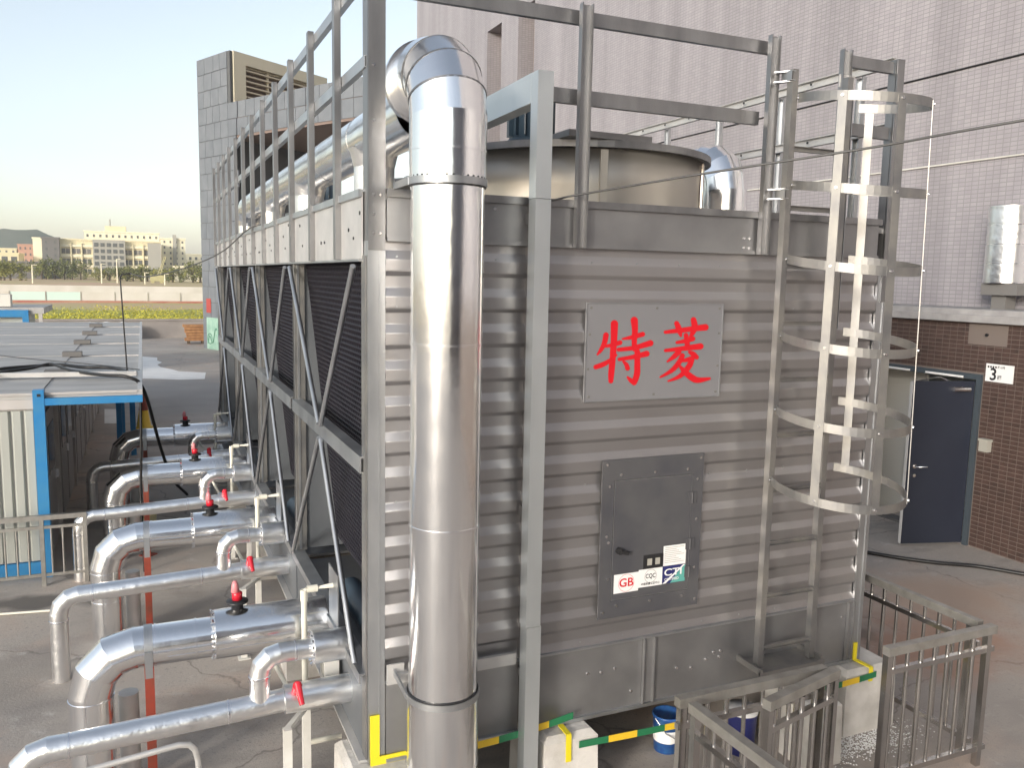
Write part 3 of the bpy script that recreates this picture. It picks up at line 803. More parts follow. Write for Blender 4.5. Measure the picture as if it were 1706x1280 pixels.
bh = block('tall_white_block', 'tall pale apartment block rising behind the office block', -19.8, 5.2, YF+40, YF+60, 16.6, 'far_white', 6, 12, (.3, .35), 1.0)
mb = MB(); mb.box((-13, YF+41, 17.1), (-6, YF+50, 19.0)); mb.build('roof_house', 'far_cream', bh)
mb = MB(); mb.seg((-11.3, YF+42, 19), (-11.3, YF+42, 21.5), .25, n=8, cap1=True); mb.build('chimney', 'far_grey', bh)
rb = block('pale_right_block', 'pale apartment block with balcony column on the right of the row', 5.6, 13.6, YF+25, YF+45, 14.4, 'far_white', 7, 4, (.25, .4), .8)
mb = MB(); mb.box((9.4, YF+24, 0), (10.6, YF+25.1, 16)); mb.build('balcony_column', 'far_grey', rb)
block('low_shed', 'low white shed with a dark flat roof right of the pale blocks', 8.0, 20, YF-30, YF-20, 4.2, 'far_white', 1, 6, (.35, .3), 1.2)
block('low_dark_hall', 'low dark hall in front of the cream block', -43, -28.5, YF-20, YF-5, 4.6, 'far_dark', 1, 6, (.4, .3), 1.0)
block('far_yellow_house', 'low yellow house at the edge of the hill', -52, -38.5, YF+20, YF+35, 7.6, 'far_cream', 2, 5)
block('far_right_house', 'white houses behind the low shed', 14.4, 26, YF+80, YF+100, 10.0, 'far_white', 3, 5, (.4, .4))
for i, (x, w_, h, m_) in enumerate(((-72, 9, 12.0, 'far_red'), (-61, 8, 11.4, 'far_cream'), (-52.5, 6, 13.4, 'far_red'), (-46, 5, 12.6, 'far_white'))):
    block('hillside_house', ['reddish house leftmost on the hillside', 'cream house on the hillside between two reddish ones', 'reddish gable house on the hillside', 'white house on the hillside nearest the cream block'][i],
          x, x+w_, YF+140, YF+150, h, m_, 3, 3, (.3, .4), 5.0)
mb = MB()
prof = [(-420, 24), (-300, 34), (-200, 30), (-140, 26), (-105, 22), (-85, 25.5), (-62, 27), (-48, 21), (-30, 13), (0, 6), (120, 4)]
N = 90; vs_ = []; 
for i in range(N+1):
    x = -420 + 540*i/N
    for (xa, ha), (xb, hb) in zip(prof, prof[1:]):
        if xa <= x <= xb: h = ha+(hb-ha)*(x-xa)/(xb-xa)
    h += random.uniform(-.9, .9)
    vs_ += [(x, 560, -1), (x, 600, h), (x, 760, -1)]
fs_ = [(3*i+a_, 3*i+3+a_, 3*i+4+a_, 3*i+1+a_) for i in range(N) for a_ in (0, 1)]
mb.add(vs_, fs_, True); struct(mb.build('hill', 'hill'))

# trees: trunk + crown of leaf clumps; a few meshes shared
def crown_mesh(seed, n, m):
    rnd = random.Random(seed); b_ = MB()
    cl = [(rnd.gauss(0, .30), rnd.gauss(0, .30), rnd.uniform(.14, .90), rnd.uniform(.14, .26)) for _ in range(14)]
    for i in range(n):
        c = rnd.choice(cl); d = Vector((rnd.gauss(0, 1), rnd.gauss(0, 1), rnd.gauss(0, 1))).normalized()*c[3]*rnd.uniform(.5, 1.1)
        p = Vector(c[:3])+d; a = Vector((rnd.gauss(0, 1), rnd.gauss(0, 1), rnd.gauss(0, 1))).normalized(); b = a.cross(d).normalized()
        s = rnd.uniform(.03, .06)
        b_.add([p-a*s, p+b*s*.7, p+a*s, p-b*s*.7], [(0, 1, 2, 3)])
    me = bpy.data.meshes.new('crown'); me.from_pydata(b_.v, [], b_.f); me.materials.append(MATS[m]); return me
crowns = [crown_mesh(s, 620, m_) for s, m_ in ((1, 'leaf'), (2, 'leaf'), (3, 'leaf_light'), (4, 'leaf_light'))]
tb_ = MB(); tb_.seg((0, 0, 0), (0, 0, .55), .045, .02, n=7)
for a in range(4):
    tb_.seg((0, 0, .3+.05*a), (.22*math.cos(a*1.7), .22*math.sin(a*1.7), .62+.04*a), .018, .007, n=5)
trunk = bpy.data.meshes.new('trunk'); trunk.from_pydata(tb_.v, [], tb_.f); trunk.materials.append(MATS['bark'])
def tree(name, label, x, y, h, w, kind, cat='tree', grp=None):
    e = thing(name, (x, y, 0), label, cat, grp)
    e.scale = (w, w, h)
    rz = random.uniform(0, 6)
    for me, nm in ((trunk, 'trunk'), (crowns[kind], 'crown')):
        o = bpy.data.objects.new(nm, me); COL.objects.link(o); o.parent = e; o.rotation_euler = (0, 0, rz)
    return e
for px_, h, w, k_ in ((92, 6.4, 5, 0), (108, 5.6, 4.2, 0), (121, 6.2, 4, 1), (135, 6.0, 4.5, 0), (70, 5.6, 5.5, 0), (77, 6.2, 4.4, 1)):
    q = up(px_, 470, 1, YF-26); tree('street_tree', 'dark green street tree in front of the office block', q.x, YF-26, h, w, k_, 'tree', 'street trees before the office block')
for px_, h, w, k_ in ((200, 4.6, 6, 1), (212, 4.0, 5.5, 2), (222, 4.4, 5, 0), (235, 4.8, 6, 2), (246, 4.2, 5, 0), (258, 3.8, 5, 1), (165, 3.8, 4.5, 2), (183, 4.0, 5, 0)):
    q = up(px_, 472, 1, YF-40); tree('shrub_tree', 'low bushy tree behind the cream boundary wall', q.x, YF-40, h, w, k_, 'tree', 'bushy trees behind the boundary wall')
for px_, h, w, k_ in ((8, 4.8, 5.5, 3), (18, 4.4, 6, 3), (36, 4.9, 6, 2), (2, 5.0, 5, 3)):
    q = up(px_, 475, 1, YF-60); tree('yellow_bush', 'yellow green bush at the left end of the boundary wall', q.x, YF-60, h, w, k_, 'bush', 'yellow bushes by the boundary wall')
for px_, h, w, k_ in ((288, 4.6, 6, 2), (300, 4.2, 6, 0), (322, 5.4, 8, 2), (334, 6.0, 8, 0)):
    q = up(px_, 472, 1, YF-50); tree('green_bush', 'green bush in front of the low white shed', q.x, YF-50, h, w, k_, 'bush', 'bushes before the low shed')
# lamp posts and the leaning crane boom
for i, (px_, top, y) in enumerate(((55, 442, 200), (170, 440, 210), (196, 432, 220), (275, 457, 200), (242, 455, 210))):
    q = up(px_, 478, 1, y); t_ = up(px_, top, 1, y)
    mb = MB(); mb.seg((q.x, y, 0), (q.x, y, t_.z), .16, .10, n=8, cap1=True); mb.box((q.x-.1, y-.1, t_.z), (q.x+.9, y+.1, t_.z+.12))
    tag(mb.build('street_lamp', 'far_white'), 'slim white street lamp behind the boundary wall', 'street lamp', 'street lamps behind the boundary wall')
q = up(263, 472, 1, 230); t_ = up(275, 428, 1, 230)
cr = thing('mobile_crane', (q.x, 230, 0), 'yellow lattice crane boom leaning beside the pale right block', 'crane')
mb = MB()
for dx in (-.35, .35): mb.bar((q.x+dx, 230, 1.2), (t_.x+dx*.4, 230, t_.z), .16, .16)
for k_ in range(9):
    f0, f1 = k_/9, (k_+1)/9; sx = -1 if k_ % 2 else 1
    mb.bar((q.x+(t_.x-q.x)*f0+.35*sx, 230, 1.2+(t_.z-1.2)*f0), (q.x+(t_.x-q.x)*f1-.35*sx*.8, 230, 1.2+(t_.z-1.2)*f1), .1, .1)
mb.build('boom', 'crane_paint', cr)
mb = MB(); mb.box((q.x-1.8, 229, .5), (q.x+1.5, 231.4, 2.0)); mb.box((q.x-1.6, 229.2, 0), (q.x-.8, 231.2, .5)); mb.box((q.x+.5, 229.2, 0), (q.x+1.3, 231.2, .5)); mb.build('carrier', 'crane_paint', cr)
# ================================================================== COOLING TOWER
W, L, ZB0, ZSE, ZTOP = 3.756, 9.64, 0.5, 0.977, 3.74
ZEB, ZLB = 3.48, 3.385
BAY = 2.41
ct = thing('cooling_tower', (W/2, L/2, ZB0), 'large galvanised square cooling tower with ribbed end wall and black fill bays', 'cooling tower')
def bolts(pts, axis, r=.009, h=.006, parent=None, m='steel_bolt'):
    b_ = MB()
    for p in pts: b_.disc(p, r, axis, h, 7)
    return b_.build('bolts', m, parent, kind='stuff')

# inner closed body (dark), roof deck, far end
mb = MB(); mb.box((.9, .06, ZB0+.02), (W-.06, L-.02, 3.66)); mb.build('inner_casing', 'far_dark', ct)
mb = MB(); mb.box((.05, .0, 3.662), (W-.02, L, 3.70)); mb.build('fan_deck', 'galv_dark', ct)
mb = MB(); mb.box((W-.055, .1, 1.0), (W-.005, L-.1, 3.66)); mb.build('side_casing', 'casing', ct)
mb = MB(); mb.box((.02, L-.015, ZB0), (W, L, 3.66)); mb.build('far_casing', 'casing', ct)

# corner posts
for x0 in (0.0, W-.096):
    mb = MB()
    mb.box((x0, -.021, ZB0), (x0+.096, -.004, ZEB)); mb.box((x0 if x0 == 0 else x0+.088, -.004, ZB0), (x0+.008 if x0 == 0 else x0+.096, .10, ZEB))
    mb.box((x0+.06, -.027, ZB0), (x0+.066, -.0215, ZEB))
    mb.build('corner_post', 'galv', ct)
    if x0 == 0:
        mb = MB(); mb.box((x0+.002, -.030, ZEB-.05), (x0+.094, -.0215, 5.05)); mb.box((x0+.002, -.014, ZEB-.05), (x0+.010, .09, 5.05)); mb.box((x0+.086, -.014, ZEB-.05), (x0+.094, .03, 5.05))
        mb.build('corner_mast', 'galv_dark', ct)
    else:
        mb = MB(); mb.box((x0+.03, -.030, ZEB-.3), (x0+.094, -.0215, 4.84)); mb.box((x0+.086, -.014, ZEB-.3), (x0+.094, .06, 4.84)); mb.box((x0+.03, -.014, ZEB-.3), (x0+.036, .05, 4.84))
        mb.build('corner_mast', 'galv_dark', ct)
bolts([(.03, -.029, z) for z in (3.52, 3.62, 3.72, 4.1, 4.38, 4.72)]+[(.065, -.029, z) for z in (3.52, 3.72)], (0, -1, 0), .008, .006, ct)

# corrugated end panels: trapezoid ribs 0.2 m pitch
def ribbed(x0, x1, z0, z1, y=-.0, amp=.021, pitch=.2, ph=3.026):
    zs = [(z0, None)]
    b_ = MB(); prof = []
    k = math.floor((z0-ph)/pitch)-1
    while ph+k*pitch < z1+pitch:
        c = ph+k*pitch   # centre of the upward facing slope (outer below, inner above)
        for dz, o in ((-.136, 0), (-.130, 0), (-.126, .05), (-.108, .95), (-.104, 1), (-.097, 1), (-.048, 1), (-.042, 1), (-.037, .95), (.004, .05), (.009, 0), (.016, 0)):
            prof.append((c+dz, o))
        k += 1
    prof.sort()
    def at(z):
        for (a, oa), (b, ob) in zip(prof, prof[1:]):
            if a <= z <= b: return oa+(ob-oa)*(z-a)/(b-a) if b > a else oa
        return 0
    pts = [(z0, at(z0))]+[p for p in prof if z0 < p[0] < z1]+[(z1, at(z1))]
    vs_ = []; nx = 7
    for i in range(nx):
        x = x0+(x1-x0)*i/(nx-1)
        wob = .0022*math.sin(x*3.1+z0*7)+.0012*math.sin(x*8.3)
        for z, o in pts: vs_.append((x, y-o*amp+wob*(1 if 0 < i < nx-1 else 0), z))
    n = len(pts)
    fs_ = [(i*n+j_, (i+1)*n+j_, (i+1)*n+j_+1, i*n+j_+1) for i in range(nx-1) for j_ in range(n-1)]
    b_.add(vs_, fs_, True)
    return b_
rows_ = [(ZSE, 2.02, 0), (2.018, 3.105, -.0015), (3.103, ZEB+.01, -.003)]
for a, b in ((.098, .94), (.975, W-.098)):
    for z0, z1, yo in rows_:
        ribbed(a, b, z0, z1, y=.004+yo).build('ribbed_panel', 'panel', ct)
mb = MB(); mb.box((.935, -.034, ZSE), (.985, -.028, ZEB)); mb.box((.935, -.028, ZSE), (.941, .0, ZEB)); mb.build('joint_strip', 'galv_dark', ct)
bolts([(.948, -.034, ZSE+.05+i*.17+(.05 if i % 2 else 0)) for i in range(15)], (0, -1, 0), .008, .006, ct)

# screw rows along the sheet laps, tiny
bolts([(x, -.018, z) for x in [1.05+.31*i for i in range(9)]+[.16, .45, .74] for z in (1.02, 2.04, 3.13, 3.40) if not (1.3 < x < 2.35 and 2.55 < z < 3.2)], (0, -1, 0), .0055, .004, ct, 'galv')
# top band of the end wall
bx_ = [.098, 1.235, 2.57, 3.18, W-.13]
for a, b in zip(bx_, bx_[1:]):
    mb = MB(); mb.box((a+.003, -.030, ZEB), (b-.003, -.022, ZTOP)); mb.box((a+.003, -.045, ZEB), (b-.003, -.0305, ZEB+.022)); mb.build('top_band_panel', 'basin', ct)
mb = MB(); mb.box((.098, -.050, ZTOP), (W-.12, .08, ZTOP+.014)); mb.box((.098, -.050, ZTOP-.028), (W-.12, -.0305, ZTOP)); mb.build('top_lip', 'galv_dark', ct)
bolts([(x, -.03, z) for x in (2.46, 2.50) for z in (3.52, 3.58)]+[(.72, -.03, 3.68)], (0, -1, 0), .009, .006, ct)

# basin panels
bs = [.098, .94, 1.83, W-.098]
for a, b in zip(bs, bs[1:]):
    mb = MB(); mb.box((a+.004, -.020, ZB0), (b-.004, -.010, ZSE-.004)); mb.build('basin_panel', 'basin', ct)
mb = MB(); mb.box((.1, -.040, ZSE-.002), (W-.1, -.0, ZSE+.012)); mb.box((.1, -.040, ZB0), (W-.1, -.0205, ZB0+.022)); mb.build('basin_rail', 'galv', ct)
mb = MB(); channel(mb, (1.868, -.026, ZB0+.025), (1.868, -.026, ZSE-.006), .085, .02, (0, -1, 0)); mb.build('basin_stiffener', 'basin', ct)
mb = MB(); channel(mb, (W-.135, -.026, ZB0+.025), (W-.135, -.026, ZSE-.006), .06, .02, (0, -1, 0)); mb.build('basin_stiffener', 'basin', ct)
bolts([(x, -.02, z) for x, z in ((1.42, .80), (1.52, .79), (1.62, .80), (2.10, .72), (2.22, .70), (2.34, .74), (2.45, .74), (2.46, .78), (2.40, .78), (3.55, .86), (2.9, .62), (1.75, .62))], (0, -1, 0), .010, .006, ct)
mb = MB(); mb.box((.10, -.055, .98), (.20, -.0405, 1.10)); mb.box((.16, -.09, 1.0), (.22, -.056, 1.05)); mb.build('strap_plate', 'galv_white', ct)
mb = MB(); mb.box((.50, -.065, .975), (.90, -.0405, 1.045)); mb.build('strap_plate', 'galv_white', ct)

# access hatch
hx0, hx1, hz0, hz1 = 1.47, 2.229, 1.157, 2.188
dx0, dx1, dz0, dz1 = 1.556, 2.144, 1.272, 2.055
yf = -.040
mb = MB()
mb.box((hx0, yf, hz0), (dx0, yf+.012, hz1)); mb.box((dx1, yf, hz0), (hx1, yf+.012, hz1)); mb.box((dx0, yf, hz0), (dx1, yf+.012, dz0)); mb.box((dx0, yf, dz1), (dx1, yf+.012, hz1))
hf = mb.build('hatch_frame', 'hatch_paint', ct)
mb = MB(); mb.box((dx0+.005, yf-.003, dz0+.005), (dx1-.005, yf+.008, dz1-.005)); hd = mb.build('hatch_door', 'hatch_paint', ct)
mb = MB()
for a, b in (((dx0+.002, dz0+.002), (dx1-.002, dz0+.005)), ((dx0+.002, dz1-.005), (dx1-.002, dz1-.002)), ((dx0+.002, dz0+.005), (dx0+.005, dz1-.005)), ((dx1-.005, dz0+.005), (dx1-.002, dz1-.005))):
    mb.box((a[0], yf-.002, a[1]), (b[0], yf+.002, b[1]))
mb.build('hatch_trim', 'galv', hf)
bolts([(x, yf, z) for x, z in ((1.50, 1.20), (2.20, 1.20), (1.50, 2.16), (2.20, 2.16), (1.525, 1.66), (1.51, 1.70), (2.185, 1.75), (1.60, 2.09), (1.85, 2.09), (2.10, 2.09), (1.60, 1.235), (1.85, 1.235), (2.10, 1.235), (1.52, 2.02), (2.18, 2.02), (1.53, 1.42), (2.185, 1.42))], (0, -1, 0), .010, .006, hf)
for z in (1.86, 1.55, 1.36):
    mb = MB(); mb.box((dx1-.035, yf-.010, z), (dx1+.03, yf-.0035, z+.075)); mb.seg((dx1-.003, yf-.012, z), (dx1-.003, yf-.012, z+.075), .007, n=8); h_ = mb.build('hinge', 'hatch_paint', hd)
mb = MB(); mb.disc((1.60, yf-.003, 1.60), .022, (0, -1, 0), .03, 10); mb.bar((1.60, yf-.035, 1.60), (1.655, yf-.035, 1.585), .02, .022); mb.build('handle', 'black_plastic', hd)
mb = MB(); mb.box((1.79, yf-.012, 1.455), (1.935, yf-.0035, 1.545)); me_ = mb.build('meter', 'black_plastic', hd)
yl = yf-.0045
def sticker(x0, x1, z0, z1, m, name='sticker'):
    b_ = MB(); b_.box((x0, yl-.001, z0), (x1, yl, z1)); return b_.build(name, m, hd)
sticker(1.575, 1.757, 1.317, 1.442, 'white_print'); sticker(1.7575, 1.938, 1.333, 1.452, 'white_print')
sticker(1.94, 2.115, 1.455, 1.590, 'white_print')
s3 = sticker(1.9385, 2.115, 1.335, 1.452, 'navy_print')
b_ = MB(); b_.prism([(2.00, yl-.0018, 1.336), (2.1145, yl-.0018, 1.336), (2.1145, yl-.0018, 1.45), (2.10, yl-.0018, 1.45)], (0, .0004, 0)); b_.build('teal_wedge', 'teal_print', hd)
b_ = MB(); b_.prism([(1.94, yl-.0022, 1.336), (1.965, yl-.0022, 1.336), (2.1145, yl-.0022, 1.451), (2.098, yl-.0022, 1.451)], (0, .0003, 0)); b_.build('white_slash', 'white_print', hd)
XZ = ((1, 0, 0), (0, 0, 1))
text('GB', .078, 'red_print', hd, (1.666, yl-.001, 1.380), *XZ, .001, width=.105)
text('CQC', .042, 'black_print', hd, (1.848, yl-.001, 1.402), *XZ, .001, width=.075)
text('中国质量认证中心', .018, 'black_print', hd, (1.848, yl-.001, 1.352), *XZ, .001, width=.14)
text('CTI', .066, 'white_print', hd, (2.02, yl-.0024, 1.408), *XZ, .001, width=.135)
text('CERTIFIED', .024, 'white_print', hd, (2.01, yl-.0024, 1.362), *XZ, .001, width=.11)
def circ(cx, cz, r, m, w=.0025):
    b_ = MB(); n = 40
    o_ = [(cx+r*math.cos(2*math.pi*i/n), yl-.0022, cz+r*math.sin(2*math.pi*i/n)) for i in range(n)]
    i_ = [(cx+(r-w)*math.cos(2*math.pi*i/n), yl-.0022, cz+(r-w)*math.sin(2*math.pi*i/n)) for i in range(n)]
    b_.add(o_+i_, [(i, (i+1) % n, n+(i+1) % n, n+i) for i in range(n)]); b_.build('print_ring', m, hd)
circ(1.666, 1.380, .058, 'red_print', .002); circ(1.848, 1.402, .045, 'black_print', .0016)
b_ = MB()
for i in range(9):
    z = 1.575-i*.0125; b_.box((1.952, yl-.0016, z), (2.10-.02*((i*3) % 4), yl-.0012, z+.003))
b_.build('print_lines', 'far_grey', hd)
b_ = MB(); b_.box((1.815, yf-.0135, 1.478), (1.85, yf-.0125, 1.522)); b_.box((1.875, yf-.0135, 1.478), (1.91, yf-.0125, 1.522)); b_.build('meter_window', 'far_grey', me_ if False else hd)

# ------------------------------------------------------------------ left side, four bays
for k in range(5):
    y = k*BAY
    if k:
        mb = MB(); channel(mb, (-.006, y-.045, 1.045), (-.006, y-.045, ZTOP+.0), .09, .075, (1, 0, 0)); mb.build('bay_post', 'cage_steel', ct)
        mb = MB(); mb.box((-.014, y-.049, 1.05), (-.0105, y-.041, ZTOP)); mb.build('post_joint', 'black_plastic', ct)
    else:
        mb = MB(); mb.box((-.010, .0, .52), (-.002, .085, 3.40)); mb.build('bay_post', 'cage_steel', ct)
for k in range(4):
    y0, y1 = k*BAY+.09, (k+1)*BAY-.09
    # fill pack: inclined black honeycomb face, real ridges
    mb = MB(); nz = 60
    vs_ = []; fs_ = []
    for i in range(nz+1):
        t = i/nz; z = 3.37-t*2.22; x = .10+t*.235
        for q_, dxx in ((0, 0), (.5, -.014)):
            vs_ += [(x+dxx, y0-.02, z-q_*2.22/nz), (x+dxx, y1, z-q_*2.22/nz)]
    m_ = len(vs_)//2
    fs_ = [(2*i, 2*i+1, 2*i+3, 2*i+2) for i in range(m_-1)]
    mb.add(vs_, fs_)
    # vertical flutes
    nv = 46
    for i in range(nv):
        y = y0+(y1-y0)*i/(nv-1)
        mb.bar((.092, y, 3.37), (.327, y, 1.15), .006, .012, (1, 0, 0))
    mb.build('fill_pack', 'fill_black', ct)
    # far partition of the bay
    mb = MB(); mb.box((.012, y1+.02, 1.05), (.92, y1+.030, ZLB)); mb.build('bay_partition', 'casing', ct)
    mb = MB(); mb.box((.012, y1-.005, 1.05), (.03, y1+.018, ZLB)); mb.build('partition_flange', 'galv', ct)
    # basin trough floor and dark fittings behind the beam
    mb = MB(); mb.box((.06, y0-.05, .93), (.9, y1+.01, .95)); mb.build('basin_tray', 'basin', ct)
    mb = MB(); mb.seg((.22, y0+.5, 1.02), (.22, y0+1.3, 1.02), .09, n=14, cap0=True, cap1=True); mb.seg((.2, y0+.65, 1.1), (.2, y0+.65, 1.2), .05, n=10, cap1=True); mb.seg((.2, y0+.2, 1.0), (.3, y0+.35, 1.05), .06, n=10, cap0=True); mb.build('float_valve', 'motor_blue', ct)
    # girder, braces
    mb = MB(); mb.box((-.028, y0-.04, 2.285), (.05, y1+.04, 2.297)); mb.box((-.028, y0-.04, 2.20), (-.020, y1+.04, 2.285)); mb.box((-.020, y0-.04, 2.20), (.03, y1+.04, 2.208)); mb.build('mid_girder', 'galv', ct)
    yc = k*BAY+1.12
    for (ya, za, yb, zb) in ((y0+.03, ZLB-.04, yc-.03, 2.30), (y1-.03, ZLB-.04, yc+.03, 2.30), (yc-.03, 2.20, y0+.03, 1.06), (yc+.03, 2.20, y1-.03, 1.06)):
        mb = MB(); mb.seg((-.046, ya, za), (-.046, yb, zb), .017, n=10, cap0=True, cap1=True); mb.build('brace', 'galv', ct)
    # basin wall and beam
    mb = MB(); mb.box((-.004, y0-.085, ZB0+.02), (.006, y1+.04, 1.0)); mb.build('basin_side_panel', 'casing', ct)
    mb = MB(); mb.box((-.045, y0-.08, 1.032), (.05, y1+.04, 1.044)); mb.box((-.045, y0-.08, .985), (-.037, y1+.04, 1.032)); mb.build('basin_beam', 'galv', ct)
    mb = MB(); mb.box((-.05, y0-.08, ZB0), (.02, y1+.09, ZB0+.018)); mb.build('basin_foot', 'galv_white', ct)
# pale band panels between the guard posts
gy = [0.06]+[0.60+.826*i for i in range(12)]
for a, b in zip(gy, gy[1:]):
    mb = MB(); mb.box((-.012, a+.005, ZLB), (-.004, min(b, L)-.005, ZTOP-.002)); mb.build('side_band_panel', 'galv_white', ct)
mb = MB(); mb.box((-.03, .06, ZTOP), (.09, L, ZTOP+.014)); mb.box((-.03, .06, ZTOP-.026), (-.0125, L, ZTOP)); mb.box((-.03, .06, ZLB-.014), (.05, L, ZLB-.002)); mb.build('side_lip', 'galv', ct)
bolts([(-.012, .1+.27*i, 3.50+.13*((i*7) % 3 == 0)+.05*((i*5) % 4)) for i in range(34)], (-1, 0, 0), .011, .005, ct, 'black_plastic')
bolts([(-.012, .25+.41*i, 3.50) for i in range(22)], (-1, 0, 0), .009, .005, ct, 'black_plastic')

# fan stacks on the deck, one over each bay
for k in range(4):
    fc_ = (1.88, 1.25+k*BAY)
    n = 56; r = .955
    mb = MB(); mb.lathe((*fc_, 3.70), [(r, 0), (r-.01, .2), (r, .44), (r-.03, .44), (r-.03, .02)], n); fs = mb.build('fan_stack', 'rust_grey', ct)
    mb = MB(); mb.lathe((*fc_, 3.70), [(r, .43), (r+.045, .43), (r+.045, .475), (r-.02, .475)], n, False); mb.lathe((*fc_, 3.70), [(r+.001, .0), (r+.04, .0), (r+.04, .02), (r+.001, .03)], n, False); mb.build('stack_rim', 'galv_dark', fs)
    for i in range(6):
        mb = MB(); a = -1.85+i*1.047; c = Vector((fc_[0]+(r+.004)*math.cos(a), fc_[1]+(r+.004)*math.sin(a), 0)); tn = Vector((-math.sin(a), math.cos(a), 0))
        mb.bar(c+V(0, 0, 3.73), c+V(0, 0, 4.12), .05, .012, Vector((math.cos(a), math.sin(a), 0)))
        mb.build('stack_seam', 'rust_grey', fs)
    for i in range(4):
        a = .4+i*math.pi/2
        mb = MB(); p0 = V(fc_[0]+.12*math.cos(a), fc_[1]+.12*math.sin(a), 3.98); p1 = V(fc_[0]+.9*math.cos(a), fc_[1]+.9*math.sin(a), 3.98)
        mb.bar(p0, p1, .16, .02, (0.35*math.sin(a), -.35*math.cos(a), 1)); mb.build('fan_blade', 'galv_white', fs)
    mb = MB(); mb.lathe((*fc_, 3.88), [(.001, .22), (.13, .2), (.14, 0), (.001, 0)], 16); mb.build('fan_hub', 'galv_dark', fs)
    mb = MB(); mb.box((fc_[0]-.62, fc_[1]-.18, 4.18), (fc_[0]+.06, fc_[1]-.05, 4.25)); mb.box((fc_[0]-.62, fc_[1]+.05, 4.18), (fc_[0]+.06, fc_[1]+.18, 4.25)); mb.build('motor_support', 'galv', fs)
    mb = MB(); mb.lathe((fc_[0]-.36, fc_[1], 4.25), [(.001, .42), (.12, .41), (.14, .36), (.14, .05), (.17, .04), (.17, 0)], 18)
    for i in range(14):
        a = 2*math.pi*i/14; c = V(fc_[0]-.36+.155*math.cos(a), fc_[1]+.155*math.sin(a), 0); mb.bar(c+V(0, 0, 4.31), c+V(0, 0, 4.60), .008, .04, (math.cos(a), math.sin(a), 0))
    mb.build('fan_motor', 'motor_blue', fs)
    mb = MB(); mb.box((fc_[0]-.55, fc_[1]-.98, 4.176), (fc_[0]+.05, fc_[1]-.55, 4.215)); mb.build('stack_plate', 'galv_dark', fs)

# ------------------------------------------------------------------ guard railings
gl = thing('guard_railing', (0, L/2, ZTOP), 'galvanised channel guard railing along the louvred side of the tower roof', 'railing')
for i in range(12):
    y = 0.60+.826*i
    mb = MB(); channel(mb, (-.045, y, ZLB+.0), (-.045, y, 4.89), .062, .032, (0, 0, 0) if False else (1, 0, 0)); mb.build('post', 'galv_dark', gl)
for z in (4.845, 4.405):
    for i in range(6):
        a = .02+i*1.62; b = min(a+1.61, 9.75)
        mb = MB(); channel(mb, (-.004, a, z), (-.004, b, z), .062, .03, (1, 0, 0), .005); mb.build('rail', 'galv', gl)
gf = thing('guard_railing', (W/2, 0, ZTOP), 'galvanised channel guard railing above the ribbed end wall with the red lettering', 'railing')
for x in (1.245, 2.585):
    mb = MB(); channel(mb, (x, -.055, ZEB+.0), (x, -.055, 4.84), .072, .034, (0, 1, 0) if False else (0, -1, 0)); mb.build('post', 'galv_dark', gf)
mb = MB(); channel(mb, (0.10, -.0, 4.785), (2.62, -.0, 4.785), .075, .03, (0, 1, 0), .005); mb.build('rail', 'galv_dark', gf)
mb = MB(); channel(mb, (.99, -.0, 4.345), (2.55, -.0, 4.345), .082, .03, (0, 1, 0), .005); mb.build('rail', 'galv_dark', gf)
gr_ = thing('guard_railing', (3.45, 0, ZTOP), 'short galvanised railing bay between the ladder opening and the far tower corner', 'railing')
mb = MB(); channel(mb, (3.215, -.02, ZEB+.02), (3.215, -.02, 4.84), .075, .034, (0, -1, 0)); mb.build('post', 'galv_dark', gr_)
mb = MB(); channel(mb, (3.26, .0, 4.785), (3.68, .0, 4.785), .075, .03, (0, 1, 0), .005); mb.build('rail', 'galv_dark', gr_)
mb = MB(); channel(mb, (3.26, .0, 4.345), (3.68, .0, 4.345), .082, .03, (0, 1, 0), .005); mb.build('rail', 'galv_dark', gr_)
mb = MB(); mb.box((3.17, -.035, 4.60), (3.30, -.028, 4.68)); mb.box((3.10, -.10, 3.90), (3.30, -.085, 3.97)); mb.build('bracket_plate', 'galv_white', gr_)
gs_ = thing('guard_railing', (W, L/2, ZTOP), 'galvanised guard railing along the tower side that faces the lilac building', 'railing')
for i in range(12):
    y = .35+.826*i
    mb = MB(); channel(mb, (W+.01, y, ZTOP-.1), (W+.01, y, 4.80), .06, .032, (-1, 0, 0)); mb.build('post', 'galv', gs_)
for z in (4.83, 4.39):
    for i in range(6):
        a = .03+i*1.62; b = min(a+1.61, 9.65)
        mb = MB(); channel(mb, (W-.03, a, z), (W-.03, b, z), .065, .03, (-1, 0, 0), .005); mb.build('rail', 'galv_white', gs_)
    bolts([(W-.062, .4+.4*i, z) for i in range(16)], (-1, 0, 0), .010, .006, gs_, 'black_plastic')

# ------------------------------------------------------------------ caged ladder
ld = thing('caged_ladder', (2.87, -.2, .62), 'galvanised access ladder with hooped safety cage on the ribbed end wall', 'ladder')
LX0, LX1, LY = 2.655, 3.105, -.2
for x in (LX0, LX1):
    mb = MB(); channel(mb, (x, LY, .70), (x, LY, 4.62), .045, .045, (0, 1, 0), .005); mb.build('stile', 'cage_steel', ld)
z = .84
while z < 4.5:
    mb = MB(); channel(mb, (LX0+.01, LY+.015, z), (LX1-.01, LY+.015, z), .032, .02, (0, 1, 0) if False else (0, -1, 0), .004); mb.build('rung', 'cage_steel', ld)
    z += .3667
HC = Vector((3.02, -.40, 0)); HR = .385
def hoop_pt(a, z, r=HR): return Vector((HC.x+r*math.cos(a), HC.y+r*math.sin(a), z-.05*(-math.sin(a)+.4)))
A0, A1 = R(150), R(408)
hz_ = [4.44, 3.91, 3.45, 2.96, 2.48, 2.01]
